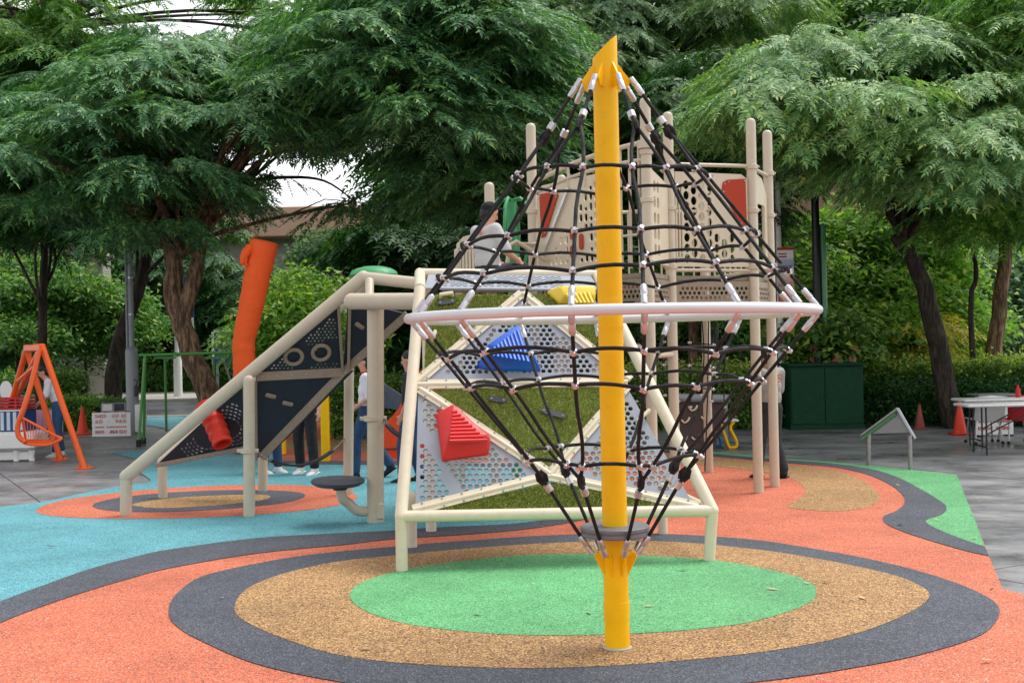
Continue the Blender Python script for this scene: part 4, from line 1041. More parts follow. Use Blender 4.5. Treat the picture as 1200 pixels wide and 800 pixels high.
tree('rain_tree', 'leaning dark trunked tree with pale green fronds over the hedge', [ground_at(1120, 23), P(1112, 470, 23), P(1098, 400, 23), P(1078, 320, 23), P(1050, 275, 23)], 0.24,
     blobs_px(1030, 140, 180, 105, 19, 23.5, 54, 0.85, 0.28, 14, lambda x, y: (x < 925 and y > 130) or (x < 1025 and y > 165) or y > 205), 'fern', 'leaf_light_green', 'bark_dark', 38, fork=[P(1060, 285, 23), P(1080, 260, 23), P(1040, 250, 23)], droop=(0.25, 0.95))
tree('rain_tree', 'tree with light brown trunk and low hanging crown beside the leaning tree', [ground_at(1160, 26), P(1163, 430, 26), P(1172, 350, 26), P(1178, 280, 26), P(1172, 220, 26)], 0.2,
     blobs_px(1195, 100, 130, 160, 20.5, 24.5, 26, 0.95, 0.3, 17), 'fern', 'leaf_mid_green', 'bark_brown', 40, fork=[P(1176, 270, 26), P(1172, 230, 26)], droop=(0.2, 0.8))
tree('slim_tree', 'slim dark tree with crooked stem growing from the hedge', [ground_at(1142, 25), P(1140, 420, 25), P(1138, 350, 25), P(1144, 320, 25), P(1136, 270, 25)], 0.07,
     blobs_px(1130, 245, 60, 25, 24, 26, 4, 0.8, 0.4, 19), 'fern', 'leaf_mid_green', 'bark_dark', 32)
tree('slim_tree', 'straight thin tree behind the orange swing frame', [ground_at(47, 26), P(48, 430, 26), P(50, 360, 26), P(52, 290, 26)], 0.13,
     blobs_px(45, 235, 110, 40, 24, 28, 10, 1.0, 0.3, 23), 'fern', 'leaf_deep', 'bark_dark', 28)
tree('slim_tree', 'black leaning tree trunk behind the grey lamp post', [ground_at(128, 30), P(133, 450, 30), P(140, 400, 30), P(160, 345, 30), P(180, 270, 30)], 0.24,
     blobs_px(165, 230, 90, 40, 27, 32, 8, 1.1, 0.3, 27), 'fern', 'leaf_deep', 'bark_dark', 26)
tree('rain_tree', 'dark tree with thin straight stem seen under the ring of the rope climber', [ground_at(812, 27), P(812, 440, 27), P(815, 350, 27), P(820, 260, 27)], 0.15,
     blobs_px(845, 150, 70, 100, 25, 30, 11, 1.3, 0.4, 29), 'fern', 'leaf_deep', 'bark_brown', 38)
# --- back row, coarser foliage beyond the street and the hedge
BG = [(-40, 300, 130, 160, 40, 48, 20, 'leaf_deep', 31), (215, 350, 90, 90, 52, 60, 14, 'leaf_deep', 33), (300, 350, 70, 40, 52, 58, 8, 'leaf_deep', 34),
      (385, 405, 60, 30, 38, 44, 6, 'leaf_mid_green', 35), (455, 375, 55, 60, 36, 42, 10, 'leaf_deep', 36), (540, 300, 80, 140, 36, 44, 22, 'leaf_deep', 37), (640, 250, 80, 170, 38, 46, 22, 'leaf_deep', 38),
      (760, 230, 90, 170, 40, 48, 24, 'leaf_deep', 39), (880, 90, 90, 130, 40, 48, 13, 'leaf_mid_green', 40), (1010, 10, 120, 80, 40, 48, 7, 'leaf_mid_green', 41), (1150, 110, 110, 140, 38, 46, 10, 'leaf_deep', 42),
      (580, 70, 90, 90, 40, 48, 10, 'leaf_mid_green', 43)]
BL = ['dense dark tree beyond the street behind the orange swing', 'shaded tree across the street behind the green frame', 'low shaded tree across the street beside the orange tube',
      'lit green tree below the salmon parapet', 'dark tree across the lane behind the thick tan post', 'deep green tree behind the seated person', 'deep green tree behind the yellow mast base',
      'deep green tree behind the beige tower panels', 'tall tree behind the paired tower posts beside the orange window', 'tall tree top above the pale frond tree', 'dark tree behind the light brown trunk',
      'tree top between the two big central crowns']
for (cx, cy, rx, ry, d0, d1, nb, lm, sd_), lab in zip(BG, BL):
    dm = (d0 + d1) / 2; b = ground_at(cx, dm); top = P(cx, max(cy, 0), dm)
    bl = blobs_px(cx, cy, rx, ry, d0, d1, nb, 1.8, 0.45, sd_, lambda x, y: 270 < x < 490 and 130 < y < 310)
    tree('background_tree', lab, [b, lerp(b, top, 0.4) + Vector((0.2, 0, 0)), lerp(b, top, 0.75), top], 0.22, bl, 'coarse', lm, 'bark_dark', 25, 'trees beyond the lane', twigs=3, scale=(0.9, 1.5))

# --- hedges and shrubs
def hedge(name, label, a, b, w, h, lmat, n, top_mat=None, ll='broad', sc=(0.35, 0.6), group=None):
    a, b = Vector(a), Vector(b); d = (b - a); L = d.length; d.normalize(); s_ = Vector((d.y, -d.x, 0))
    H = thing(name, label, 'hedge', ((a + b) / 2).to_tuple(), group); org = np.array(ORG[H.name])
    m = MB(); k = max(4, int(L / 0.5)); vs = []
    for i in range(k + 1):
        c = lerp(a, b, i / k); jw = w * 0.42 * RND.uniform(0.85, 1.05); jh = h * 0.9 * RND.uniform(0.95, 1.03)
        vs += [c - s_ * jw, c - s_ * jw + Vector((0, 0, jh * 0.9)), c - s_ * jw * 0.7 + Vector((0, 0, jh)), c + s_ * jw * 0.7 + Vector((0, 0, jh)), c + s_ * jw + Vector((0, 0, jh * 0.9)), c + s_ * jw]
    fs = [(i * 6 + q, i * 6 + q + 1, i * 6 + q + 7, i * 6 + q + 6) for i in range(k) for q in range(5)] + [(0, 1, 2, 3, 4, 5), tuple(k * 6 + q for q in range(5, -1, -1))]
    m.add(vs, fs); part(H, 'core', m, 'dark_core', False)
    def fill(nn, top):
        u = NR.random(nn); o = np.array(a)[None] + u[:, None] * np.array(d)[None] * L; e = NR.random(nn)
        if top: o += (NR.random(nn) - 0.5)[:, None] * np.array(s_)[None] * w; o[:, 2] += h * NR.uniform(0.93, 1.03, nn)
        else:
            sg = np.where(e < 0.75, 1, -1); o += (sg * NR.uniform(0.40, 0.54, nn) * w)[:, None] * np.array(s_)[None]; o[:, 2] += h * NR.random(nn) ** 0.8
        return leaf_mesh('leaves', ll, o - org, NR.uniform(0, 6.28, nn), NR.uniform(-0.3, 0.8, nn), NR.normal(size=nn) * 0.5, NR.uniform(sc[0], sc[1], nn))
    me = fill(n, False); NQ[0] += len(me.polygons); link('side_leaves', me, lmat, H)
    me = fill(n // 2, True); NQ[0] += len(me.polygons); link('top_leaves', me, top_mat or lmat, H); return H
hedge('clipped_hedge', 'long clipped hedge with sunlit lime top behind the green cabinet', ground_at(905, 26.4), ground_at(1290, 24.4), 1.6, 1.17, 'leaf_hedge', 1500, 'leaf_hedge_sunlit')
hedge('shrub_border', 'loose dark green shrubs along the foot of the clipped hedge', ground_at(1014, 24.5), ground_at(1290, 23.0), 0.8, 0.72, 'leaf_deep', 700)
hedge('clipped_hedge', 'dark hedge seen between the tower posts', ground_at(735, 25), ground_at(900, 24.5), 1.4, 1.15, 'leaf_hedge', 700, 'leaf_hedge_sunlit')
hedge('clipped_hedge', 'shaded hedge behind the woman with the grey bag', ground_at(395, 24), ground_at(620, 24), 1.2, 1.08, 'leaf_hedge', 800)
hedge('clipped_hedge', 'low hedge terrace along the far kerb of the street', ground_at(-60, 53.0), ground_at(420, 53.0), 1.6, 0.75, 'leaf_mid_green', 900, None, 'big', (0.4, 0.7))
hedge('clipped_hedge', 'middle hedge terrace across the street', ground_at(-60, 55.5), ground_at(420, 55.5), 1.6, 1.35, 'leaf_hedge', 900, 'leaf_hedge', 'big', (0.4, 0.7))
hedge('clipped_hedge', 'upper loose hedge terrace across the street below the trees', ground_at(-60, 58.5), ground_at(420, 58.5), 2.2, 2.1, 'leaf_deep', 900, None, 'big', (0.6, 1.0))
hedge('planter_shrub', 'small leafy shrub bed beside the orange traffic cone and sign', ground_at(78, 28.6), ground_at(112, 28.4), 1.0, 0.66, 'leaf_hedge', 160, 'leaf_bright')
hedge('planter_shrub', 'clipped box shrub behind the woman in the white shirt', ground_at(68, 30), ground_at(92, 30), 1.2, 1.2, 'leaf_hedge', 200)
def shrub(name, label, x, d, h, blobs, kind, lmat, n, group=None, cat='shrub', **k):
    b = ground_at(x, d); return tree(name, label, [b, b + Vector((0.05, 0, h * 0.3)), b + Vector((0.0, 0, h * 0.6)), b + Vector((0.08, 0, h * 0.8))], 0.06, blobs, kind, lmat, 'bark_dark', n, group, cat=cat, **k)
shrub('garden_tree', 'bright broad leaved tree behind the black lamp column', 990, 28, 4.5, blobs_px(985, 330, 75, 85, 26, 29, 18, 1.0, 0.6, 51), 'broad', 'leaf_bright', 70)
shrub('garden_tree', 'bright broad leaved tree behind the leaning dark trunk', 1075, 30, 4.0, blobs_px(1080, 345, 70, 80, 28, 31, 16, 1.05, 0.6, 52), 'broad', 'leaf_bright', 70)
shrub('yellow_shrub', 'shrub with yellow leaves beside the leaning dark trunk', 1068, 26.5, 2.4, blobs_px(1068, 392, 24, 26, 26, 27, 4, 0.5, 0.4, 53), 'fern', 'leaf_yellow', 42)
shrub('flowering_shrub', 'shrub dotted with pink flowers behind the green cabinet', 978, 25, 2.2, blobs_px(978, 410, 26, 30, 24.5, 26, 6, 0.6, 0.6, 54), 'broad', 'leaf_hedge', 60)
T_ = [o for o in COL.objects if o.name == 'flowering_shrub'][0]
for q in range(16):
    c = P(978 + RND.uniform(-26, 24), 408 + RND.uniform(-34, 26), 24.2 + RND.uniform(-0.2, 0.3)); m = MB()
    for z in range(5): m.ell(c + Vector((math.cos(z * 1.26) * 0.045, -0.02, math.sin(z * 1.26) * 0.045)), (0.04, 0.03, 0.04), 6, 4)
    part(T_, 'flower', m, 'petal_pink')
shrub('garden_tree', 'leafy bright tree below the slim trunk beside the swing', 20, 36, 4, blobs_px(25, 365, 75, 50, 33, 37, 12, 1.2, 0.5, 55), 'broad', 'leaf_mid_green', 62)
shrub('garden_tree', 'green bushy tree between lamp post and concrete wall', 100, 38, 4, blobs_px(112, 385, 40, 45, 36, 39, 8, 1.2, 0.6, 56), 'broad', 'leaf_mid_green', 80)
shrub('garden_tree', 'sunlit leafy tree beside the orange air tube', 365, 32, 4, blobs_px(368, 385, 45, 55, 30, 33, 11, 0.95, 0.6, 57), 'broad', 'leaf_bright', 70)
shrub('garden_tree', 'pale bushy tree crown in front of the salmon parapet', 375, 44, 5, blobs_px(395, 300, 40, 14, 42, 45, 4, 0.9, 0.6, 58), 'broad', 'leaf_grey_green', 70)
shrub('garden_tree', 'leafy tree behind the small hanging rope net', 850, 33, 4, blobs_px(850, 360, 70, 70, 31, 34, 13, 1.2, 0.6, 59), 'broad', 'leaf_mid_green', 70)
shrub('garden_tree', 'silvery shrub behind the light brown trunk', 1185, 31, 3.5, blobs_px(1185, 370, 35, 60, 30, 32, 8, 1.0, 0.6, 60), 'broad', 'leaf_grey_green', 70)
shrub('garden_tree', 'dark shrub seen between mast and tower', 740, 31, 4, blobs_px(690, 390, 110, 50, 29, 32, 12, 1.2, 0.6, 61), 'broad', 'leaf_mid_green', 60)
print('leaf quads', NQ[0])

# ------------------------------------------------------------------ buildings
def building_left():
    Bd = thing('office_building', 'pale building with plain salmon stone parapet behind the trees', 'building', (-18, 64, 0))
    x0, x1 = PZ(-80, 62, 3).x, PZ(482, 62, 3).x; y0 = 62.0
    zt, zb_ = P(380, 241, y0).z, P(380, 276, y0).z
    m = MB(); m.box(((x0 + x1) / 2, y0 + 6, (zb_ + zt) / 2), (x1 - x0, 12, zt - zb_), None, 0.05); part(Bd, 'parapet', m, 'salmon_stone', False)
    m = MB(); m.box(((x0 + x1) / 2, y0 + 7, zb_ / 2), (x1 - x0 - 1.0, 11.0, zb_ - 0.02)); part(Bd, 'wall', m, 'concrete_wall', False)
    wm = MB(); wm.box((0, 0, 0), (1.9, 0.1, 1.7)); win = wm.mesh('window', (0, 0, 0), False); win.materials.append(MATS['shade_glass'])
    fmb = MB()
    for sx in (-1, 1): fmb.box((sx * 0.99, -0.04, 0), (0.08, 0.12, 1.86))
    for sz in (-1, 1): fmb.box((0, -0.042, sz * 0.89), (1.9, 0.12, 0.08))
    fr_ = fmb.mesh('frame', (0, 0, 0), False); fr_.materials.append(MATS['grey_paint'])
    x = x0 + 2
    while x < x1 - 2:
        for z in (2.2, 5.2):
            if z + 1 > zb_: continue
            w_ = inst(Bd, 'window', win, Matrix.Translation((x, y0 + 1.46, z)))
            f_ = bpy.data.objects.new('frame', fr_); COL.objects.link(f_); f_.parent = w_
        x += 3.0
building_left()
cwl = thing('concrete_pylon', 'tall plain grey concrete wall slab between the lamp post and the slim tree', 'wall', PZ(88, 48, 0).to_tuple())
m = MB(); c = PZ(90, 48, 0); zt = P(90, 300, 48).z; m.box((c.x, c.y + 0.5, zt / 2), (2.3, 1.0, zt), None, 0.04); part(cwl, 'slab', m, 'concrete_wall', False)
m = MB(); m.box((c.x, c.y + 0.5, zt + 0.06), (2.5, 1.2, 0.12)); part(cwl, 'coping', m, 'stone_kerb', False)
def building_right():
    y0 = 52.0; Bd = thing('office_building', 'brown stone building with dark ribbon windows behind the pale frond tree', 'building', (14, 56, 0))
    xa, xb = PZ(800, y0, 5).x, PZ(1330, y0, 5).x
    zw0, zw1, zt = P(985, 330, y0).z, P(985, 250, y0).z, P(985, 190, y0).z
    m = MB(); m.box(((xa + xb) / 2, y0 + 6, zw0 / 2), (xb - xa, 11, zw0)); part(Bd, 'wall', m, 'brown_stone', False)
    m = MB(); m.box(((xa + xb) / 2, y0 + 6, (zw1 + zt) / 2), (xb - xa, 11.4, zt - zw1)); part(Bd, 'spandrel', m, 'salmon_stone', False)
    m = MB(); m.box(((xa + xb) / 2, y0 + 6.4, (zw0 + zw1) / 2), (xb - xa - 0.4, 10.6, zw1 - zw0 - 0.01)); part(Bd, 'core_wall', m, 'black_metal', False)
    x = xa + 0.2; w = 2.6
    pm = MB(); pm.box((0, 0, 0), (w - 0.12, 0.05, zw1 - zw0 - 0.1)); pme = pm.mesh('window', (0, 0, 0), False); pme.materials.append(MATS['shade_glass'])
    tm = MB(); tm.box((0, -0.05, -(zw1 - zw0) * 0.18), (w, 0.1, 0.12)); tm.box((-w / 2, -0.051, 0), (0.14, 0.12, zw1 - zw0)); tme = tm.mesh('mullion', (0, 0, 0), False); tme.materials.append(MATS['white_plastic'])
    while x < xb - w:
        o = inst(Bd, 'window', pme, Matrix.Translation((x + w / 2, y0 + 0.9, (zw0 + zw1) / 2)))
        f_ = bpy.data.objects.new('mullion', tme); COL.objects.link(f_); f_.parent = o; x += w
building_right()
# ------------------------------------------------------------------ lettering drawn as thin raised strokes
GLY = {'A': ['0,0 .5,1 1,0', '.2,.4 .8,.4'], 'B': ['0,0 0,1 .7,1 .9,.8 .7,.5 0,.5', '.7,.5 1,.25 .7,0 0,0'], 'C': ['1,.85 .7,1 .3,1 0,.7 0,.3 .3,0 .7,0 1,.15'], 'D': ['0,0 0,1 .6,1 1,.65 1,.35 .6,0 0,0'], 'E': ['1,0 0,0 0,1 1,1', '0,.5 .8,.5'],
       'G': ['1,.85 .7,1 .3,1 0,.7 0,.3 .3,0 .7,0 1,.2 1,.45 .6,.45'], 'H': ['0,0 0,1', '1,0 1,1', '0,.5 1,.5'], 'I': ['.5,0 .5,1'], 'J': ['.9,1 .9,.25 .6,0 .3,0 0,.25'], 'K': ['0,0 0,1', '1,1 0,.45 1,0'], 'L': ['0,1 0,0 1,0'], 'M': ['0,0 0,1 .5,.4 1,1 1,0'],
       'N': ['0,0 0,1 1,0 1,1'], 'O': ['.3,0 0,.3 0,.7 .3,1 .7,1 1,.7 1,.3 .7,0 .3,0'], 'P': ['0,0 0,1 .7,1 1,.8 1,.6 .7,.45 0,.45'], 'R': ['0,0 0,1 .7,1 1,.8 .7,.5 0,.5', '.5,.5 1,0'], 'S': ['1,.85 .7,1 .3,1 0,.75 .3,.52 .7,.48 1,.25 .7,0 .3,0 0,.15'],
       'T': ['0,1 1,1', '.5,1 .5,0'], 'U': ['0,1 0,.3 .3,0 .7,0 1,.3 1,1'], 'Y': ['0,1 .5,.5 1,1', '.5,.5 .5,0'], '-': ['.2,.5 .8,.5'], ' ': [],
       # squarish ideograph-like and round-script-like marks, unreadable at this size in the photograph
       '#': ['0,.9 1,.9', '.5,1 .5,0', '0,.5 1,.5', '.1,0 .1,.4', '.9,0 .9,.4', '0,.15 1,.15'], '@': ['0,0 0,1 1,1 1,0 0,0', '0,.5 1,.5', '.5,1 .5,0'], '%': ['.3,1 .3,0', '0,.7 .5,.7', '.6,1 1,1 1,.55 .6,.55 .6,1', '.55,.4 1,.05', '1,.4 .55,.05'], '~': ['0,.2 .2,.7 .5,.7 .55,.2 .8,.2 1,.7'], '^': ['0,.2 0,.7 .3,.7', '.4,.2 .4,.7 .9,.7 .9,.2']}
def strokes(mb, text, org, ux, uy, nn, cw, ch, gap, w):
    x = 0.0
    for c in text:
        for st in GLY.get(c, []):
            pts = [tuple(float(v) for v in q.split(',')) for q in st.split()]
            for a, b in zip(pts, pts[1:]):
                A = org + ux * (x + a[0] * cw) + uy * (a[1] * ch); C = org + ux * (x + b[0] * cw) + uy * (b[1] * ch)
                if (C - A).length > 1e-5: mb.bar(A, C, 0.002, w, nn) if False else mb.bar(A - (C - A).normalized() * w * 0.4, C + (C - A).normalized() * w * 0.4, w, 0.003, nn)
        x += cw + gap
    return x
XA, YA, ZA = Vector((1, 0, 0)), Vector((0, 1, 0)), Vector((0, 0, 1))

# ------------------------------------------------------------------ orange swing seat in its A-frame
fd, fc = G(99, 549), G(71, 539)
SW = thing('swing_frame', 'orange steel swing frame with wire basket chair', 'swing', ((fd + fc) / 2).to_tuple())
yt = (fd.y + fc.y) / 2
tA, tB = P(31, 408, fc.y - 0.2), P(50, 407, fd.y + 0.2)
m = MB(); m.bar(tA, tB, 0.10, 0.12, ZA, 0.02); part(SW, 'top_plate', m, 'orange_steel')
fa = G(2, 535); fe = G(-4, 524)
for a, b in ((tB, fd), (tA, fc), (tA + Vector((0, 0, -0.02)), Vector((fa.x - 0.1, fa.y, 0.0))), (tB + Vector((-0.1, 0.2, 0)), Vector((fe.x - 0.25, fe.y + 0.4, 0.0)))):
    m = MB(); m.tube([a, b + Vector((0, 0, 0.01))], 0.048, 12); o = part(SW, 'leg', m, 'orange_steel')
    f = MB(); f.box((b.x, b.y, 0.012), (0.24, 0.2, 0.02), None, 0.006); f.tube([(b.x + 0.08, b.y, 0.02), (b.x + 0.08, b.y, 0.05)], 0.02, 8); f.tube([(b.x - 0.08, b.y, 0.02), (b.x - 0.08, b.y, 0.05)], 0.02, 8); part(o, 'foot_plate', f, 'orange_steel')
ys = fd.y - 0.1
arm = smooth_loop([P(46, 410, ys + 0.2), P(38, 445, ys + 0.1), P(28, 478, ys), P(21, 497, ys), P(22, 511, ys), P(30, 518, ys)], False, 5)
m = MB(); m.tube(arm, 0.04, 12); part(SW, 'hanger_arm', m, 'orange_steel')
m = MB(); m.tube([P(21, 446, ys + 0.6), P(40, 430, ys + 0.15)], 0.028, 10); part(SW, 'brace', m, 'orange_steel')
# basket chair: rim loop, seat wires, back wires
s0, s1, s2, s3 = P(26, 489, ys), P(72, 514, ys - 0.1), P(66, 511, ys + 0.55), P(26, 489, ys + 0.6)
b0, b1, b2, b3 = P(31, 520, ys), P(56, 521, ys - 0.1), P(62, 516, ys + 0.55), P(31, 516, ys + 0.6)
m = MB(); m.tube([s0, s1, s2, s3], 0.017, 8, closed=True); m.tube(smooth_loop([b0, b1, s1, s2, b2, b3], True, 4), 0.02, 8, closed=True); BS = part(SW, 'basket_rim', m, 'orange_steel')
for q in range(12):
    t = (q + 0.5) / 12; m = MB(); m.tube([lerp(b0, b3, t), lerp(b1, b2, t)], 0.008, 6); part(SW, 'seat_wire', m, 'orange_steel')
    m = MB(); m.tube([lerp(s0, s1, t), lerp(b0, b1, t)], 0.006, 6); part(SW, 'side_wire', m, 'orange_steel')
    m = MB(); m.tube([lerp(s0, s3, t), lerp(b0, b3, t)], 0.008, 6); part(SW, 'back_wire', m, 'orange_steel')
m = MB(); m.plate([(0, 0), ((b3 - b0).length, 0), ((b3 - b0).length, 0.38), (0, 0.38)], [], b0 + Vector((-0.01, 0, 0.01)), (b3 - b0).normalized(), (s0 - b0).normalized(), 0.012); part(SW, 'back_sheet', m, 'orange_plastic', False)

# ------------------------------------------------------------------ left hand clutter
tk = G(20, 541)
TK = thing('white_tank_table', 'low white plastic tub on stub legs under the swing chair', 'tub', tk.to_tuple())
x0, x1 = P(-30, 520, tk.y).x, P(40, 520, tk.y).x; zt, zb_ = P(20, 506, tk.y).z, P(20, 528, tk.y).z
m = MB(); m.box(((x0 + x1) / 2, tk.y + 0.3, (zt + zb_) / 2), (x1 - x0, 0.7, zt - zb_), None, 0.05); part(TK, 'tub', m, 'white_plastic')
for x in (x1 - 0.06, x1 - 0.32, x0 + 0.2):
    m = MB(); m.lathe([(0.05, 0.01), (0.035, zb_ * 0.5), (0.06, zb_)], (x, tk.y + 0.05, 0), ZA, 10); part(TK, 'leg', m, 'white_plastic')
m = MB(); m.box((x0 + 0.55, tk.y + 0.1, zb_ / 2 + 0.005), (0.75, 0.1, zb_ - 0.02), None, 0.02); part(TK, 'base_box', m, 'white_plastic')
m = MB(); m.ell((x1 - 0.17, tk.y + 0.25, 0.13), (0.09, 0.08, 0.05), 10, 6); m.box((x1 - 0.17, tk.y + 0.25, 0.05), (0.12, 0.1, 0.08), None, 0.02)
paint('pink_plastic', (236, 40, 130), 0.4, 0.05); solo('pink_toy', m, 'pink_plastic', 'small bright pink toy under the white tub', 'toy', (x1 - 0.17, tk.y + 0.25, 0.0))
bb = Vector((x0, tk.y + 0.4, zt))
BB = thing('striped_box', 'blue box with pale vertical stripes standing on the white tub', 'box', (x0 + 0.4, tk.y + 0.4, zt))
xb1 = P(26, 490, tk.y).x; zz = P(20, 481, tk.y).z
paint('blue_box', (34, 74, 130), 0.5, 0.08); paint('pale_stripe', (196, 206, 214), 0.5, 0.06)
m = MB(); m.box(((x0 + xb1) / 2, tk.y + 0.35, (zt + zz) / 2 + 0.004), (xb1 - x0, 0.5, zz - zt), None, 0.01); part(BB, 'case', m, 'blue_box', False)
for q in range(8):
    x = xb1 - 0.06 - q * 0.105; m = MB(); m.box((x, tk.y + 0.096, (zt + zz) / 2), (0.055, 0.012, (zz - zt) * 0.86)); part(BB, 'stripe', m, 'pale_stripe', False)
m = MB(); m.bar(Vector((x0, tk.y + 0.1, zz)), Vector((xb1, tk.y + 0.1, zz)), 0.03, 0.02); part(BB, 'lid_edge', m, 'white_plastic', False)
cz = zz; m = MB()
for i in range(4): m.box((x0 + 0.55, tk.y + 0.35, cz + 0.03 + i * 0.055), (0.55, 0.35, 0.03))
for i in range(4): m.box((x0 + 0.29 + i * 0.17, tk.y + 0.17, cz + 0.11), (0.03, 0.012, 0.22))
solo('red_crate', m, 'red_paint', 'red slatted plastic crate on top of the striped blue box', 'crate', (x0 + 0.55, tk.y + 0.35, cz + 0.01), smooth=False)
pw = P(7, 466, tk.y + 1.5); m = MB(); zt2 = P(7, 454, tk.y + 1.5).z; lo = [(0.11 * math.cos(t), 0.17 * math.sin(t)) for t in [2 * math.pi * q / 20 for q in range(20)]]
m.plate(lo, [], (pw.x, pw.y, zt2 - 0.05), XA, ZA, 0.03); m.bar(Vector((pw.x, pw.y + 0.02, 0)), Vector((pw.x, pw.y + 0.02, zt2 - 0.1)), 0.03, 0.03)
solo('oval_board', m, 'white_plastic', 'white rounded board standing behind the red crate', 'board', (pw.x, pw.y, 0))
# table with pink cloth
pt = G(48, 527); PTb = thing('cloth_table', 'small table under a pale pink cloth behind the swing chair', 'table', pt.to_tuple())
xa, xb = P(32, 485, pt.y).x, P(62, 485, pt.y).x; zt = P(48, 483, pt.y).z
m = MB(); m.box(((xa + xb) / 2, pt.y + 0.3, zt), (xb - xa, 0.7, 0.03)); part(PTb, 'table_top', m, 'white_plastic', False)
for x in (xa + 0.05, xb - 0.05):
    for y in (0.05, 0.6): m = MB(); m.tube([(x, pt.y + y, 0.01), (x, pt.y + y, zt - 0.01)], 0.018, 8); part(PTb, 'leg', m, 'steel')
vs = []; k = 24
for i in range(k + 1):
    x = lerp(xa - 0.04, xb + 0.06, i / k); wv = 0.03 * math.sin(i * 1.7) + 0.02 * math.sin(i * 3.1)
    vs += [(x, pt.y + 0.68, zt + 0.022), (x, pt.y - 0.06, zt + 0.022), (x + 0.01, pt.y - 0.09 + wv * 0.5, zt - 0.05), (x + wv * 0.3, pt.y - 0.10 + wv, zt - 0.33 - 0.05 * math.sin(i * 0.9))]
m = MB(); m.add(vs, [(i * 4 + j, i * 4 + 4 + j, i * 4 + 5 + j, i * 4 + 1 + j) for i in range(k) for j in range(3)]); solo('pink_tablecloth', m, 'pink_cloth', 'pale pink cloth draped over the small table', 'tablecloth', ((xa + xb) / 2, pt.y, zt))
# cones
def cone(name, label, b, h, mat, stripe=True, group=None):
    C = thing(name, label, 'traffic cone', b.to_tuple(), group); r = h * 0.2
    m = MB(); m.lathe([(r, 0.03), (r * 0.97, 0.06), (r * 0.22, h * 0.97), (r * 0.16, h)], (b.x, b.y, 0), ZA, 20); part(C, 'cone', m, mat)
    m = MB(); m.box((b.x, b.y, 0.018), (r * 2.75, r * 2.75, 0.034), None, 0.012); part(C, 'base', m, mat)
    if stripe: m = MB(); m.lathe([(r * 0.32, h * 0.83), (r * 0.27, h * 0.89)], (b.x, b.y, 0), ZA, 20, False); part(C, 'reflective_band', m, 'grey_paint')
cone('traffic_cone', 'orange traffic cone beside the danger notice', G(97, 509), 0.62, 'cone_orange')
cone('traffic_cone', 'bright orange traffic cone beside the white folding tables', G(1125, 509), 0.60, 'cone_orange')
cone('traffic_cone', 'faded red traffic cone half hidden in shade by the shrubs', G(1078, 503), 0.48, 'cone_faded', False)
# danger notice
nb = G(130, 513); NB = thing('danger_notice', 'white danger keep out notice with red lettering tied to a low frame', 'notice', nb.to_tuple())
xa, xb = P(108, 498, nb.y).x, P(153, 498, nb.y).x; z0, z1 = P(130, 511, nb.y).z, P(130, 483, nb.y).z
m = MB(); m.box(((xa + xb) / 2, nb.y, (z0 + z1) / 2), (xb - xa, 0.012, z1 - z0)); part(NB, 'board', m, 'white_plastic', False)
H_s = (z1 - z0)
for i, (tx, frac) in enumerate((('DANGER - KEEP OUT', 0.78), ('#@ - %#@', 0.56), ('^~^~ ^~^^~^~~^', 0.34), ('BAHAYA - JANGAN DEKAT', 0.12))):
    m = MB(); n = len(tx); tot = (xb - xa) * 0.82; cw = tot / n * (0.78 if i != 1 else 0.72); gp = tot / n - cw
    strokes(m, tx, Vector((xa + (xb - xa) * 0.09, nb.y - 0.0085, z0 + H_s * frac)), XA, ZA, Vector((0, -1, 0)), cw, H_s * (0.13 if i != 2 else 0.10), gp, 0.007); part(NB, 'red_lettering', m, 'red_paint', False)['kind'] = 'stuff'
for x in (xa + 0.05, xb - 0.04): m = MB(); m.tube([(x, nb.y + 0.03, 0.01), (x, nb.y + 0.03, z1 + 0.03)], 0.015, 8); part(NB, 'stake', m, 'green_steel')
for q in range(4): m = MB(); m.bar(Vector((lerp(xa + 0.02, xb - 0.1, q / 3), nb.y - 0.008, z1 + 0.012)), Vector((lerp(xa + 0.1, xb - 0.02, q / 3), nb.y - 0.008, z1 + 0.012)), 0.01, 0.025); part(NB, 'red_tie', m, 'red_paint', False)
# cabinet behind it
cb_ = G(133, 505); CB = thing('meter_cabinet', 'grey utility cabinet with mossy top at the foot of the lamp post', 'cabinet', cb_.to_tuple())
xa, xb = P(117, 480, cb_.y).x, P(147, 480, cb_.y).x; zt = P(130, 472, cb_.y).z
m = MB(); m.box(((xa + xb) / 2, cb_.y + 0.3, zt / 2), (xb - xa, 0.5, zt), None, 0.02); part(CB, 'body', m, 'grey_paint', False)
for q in range(2): m = MB(); m.box((lerp(xa, xb, 0.27 + q * 0.46), cb_.y + 0.045, zt * 0.84), ((xb - xa) * 0.38, 0.012, zt * 0.24)); part(CB, 'window', m, 'shade_glass' if q else 'white_plastic', False)
me = leaf_mesh('moss', 'broad', np.array([[RND.uniform(xa, xb) - cb_.x, RND.uniform(0.1, 0.5), zt + RND.uniform(0, 0.06)] for _ in range(30)]), NR.uniform(0, 6, 30), NR.uniform(-.2, .4, 30), NR.normal(size=30) * .3, NR.uniform(.2, .35, 30)); link('moss_top', me, 'leaf_hedge', CB)
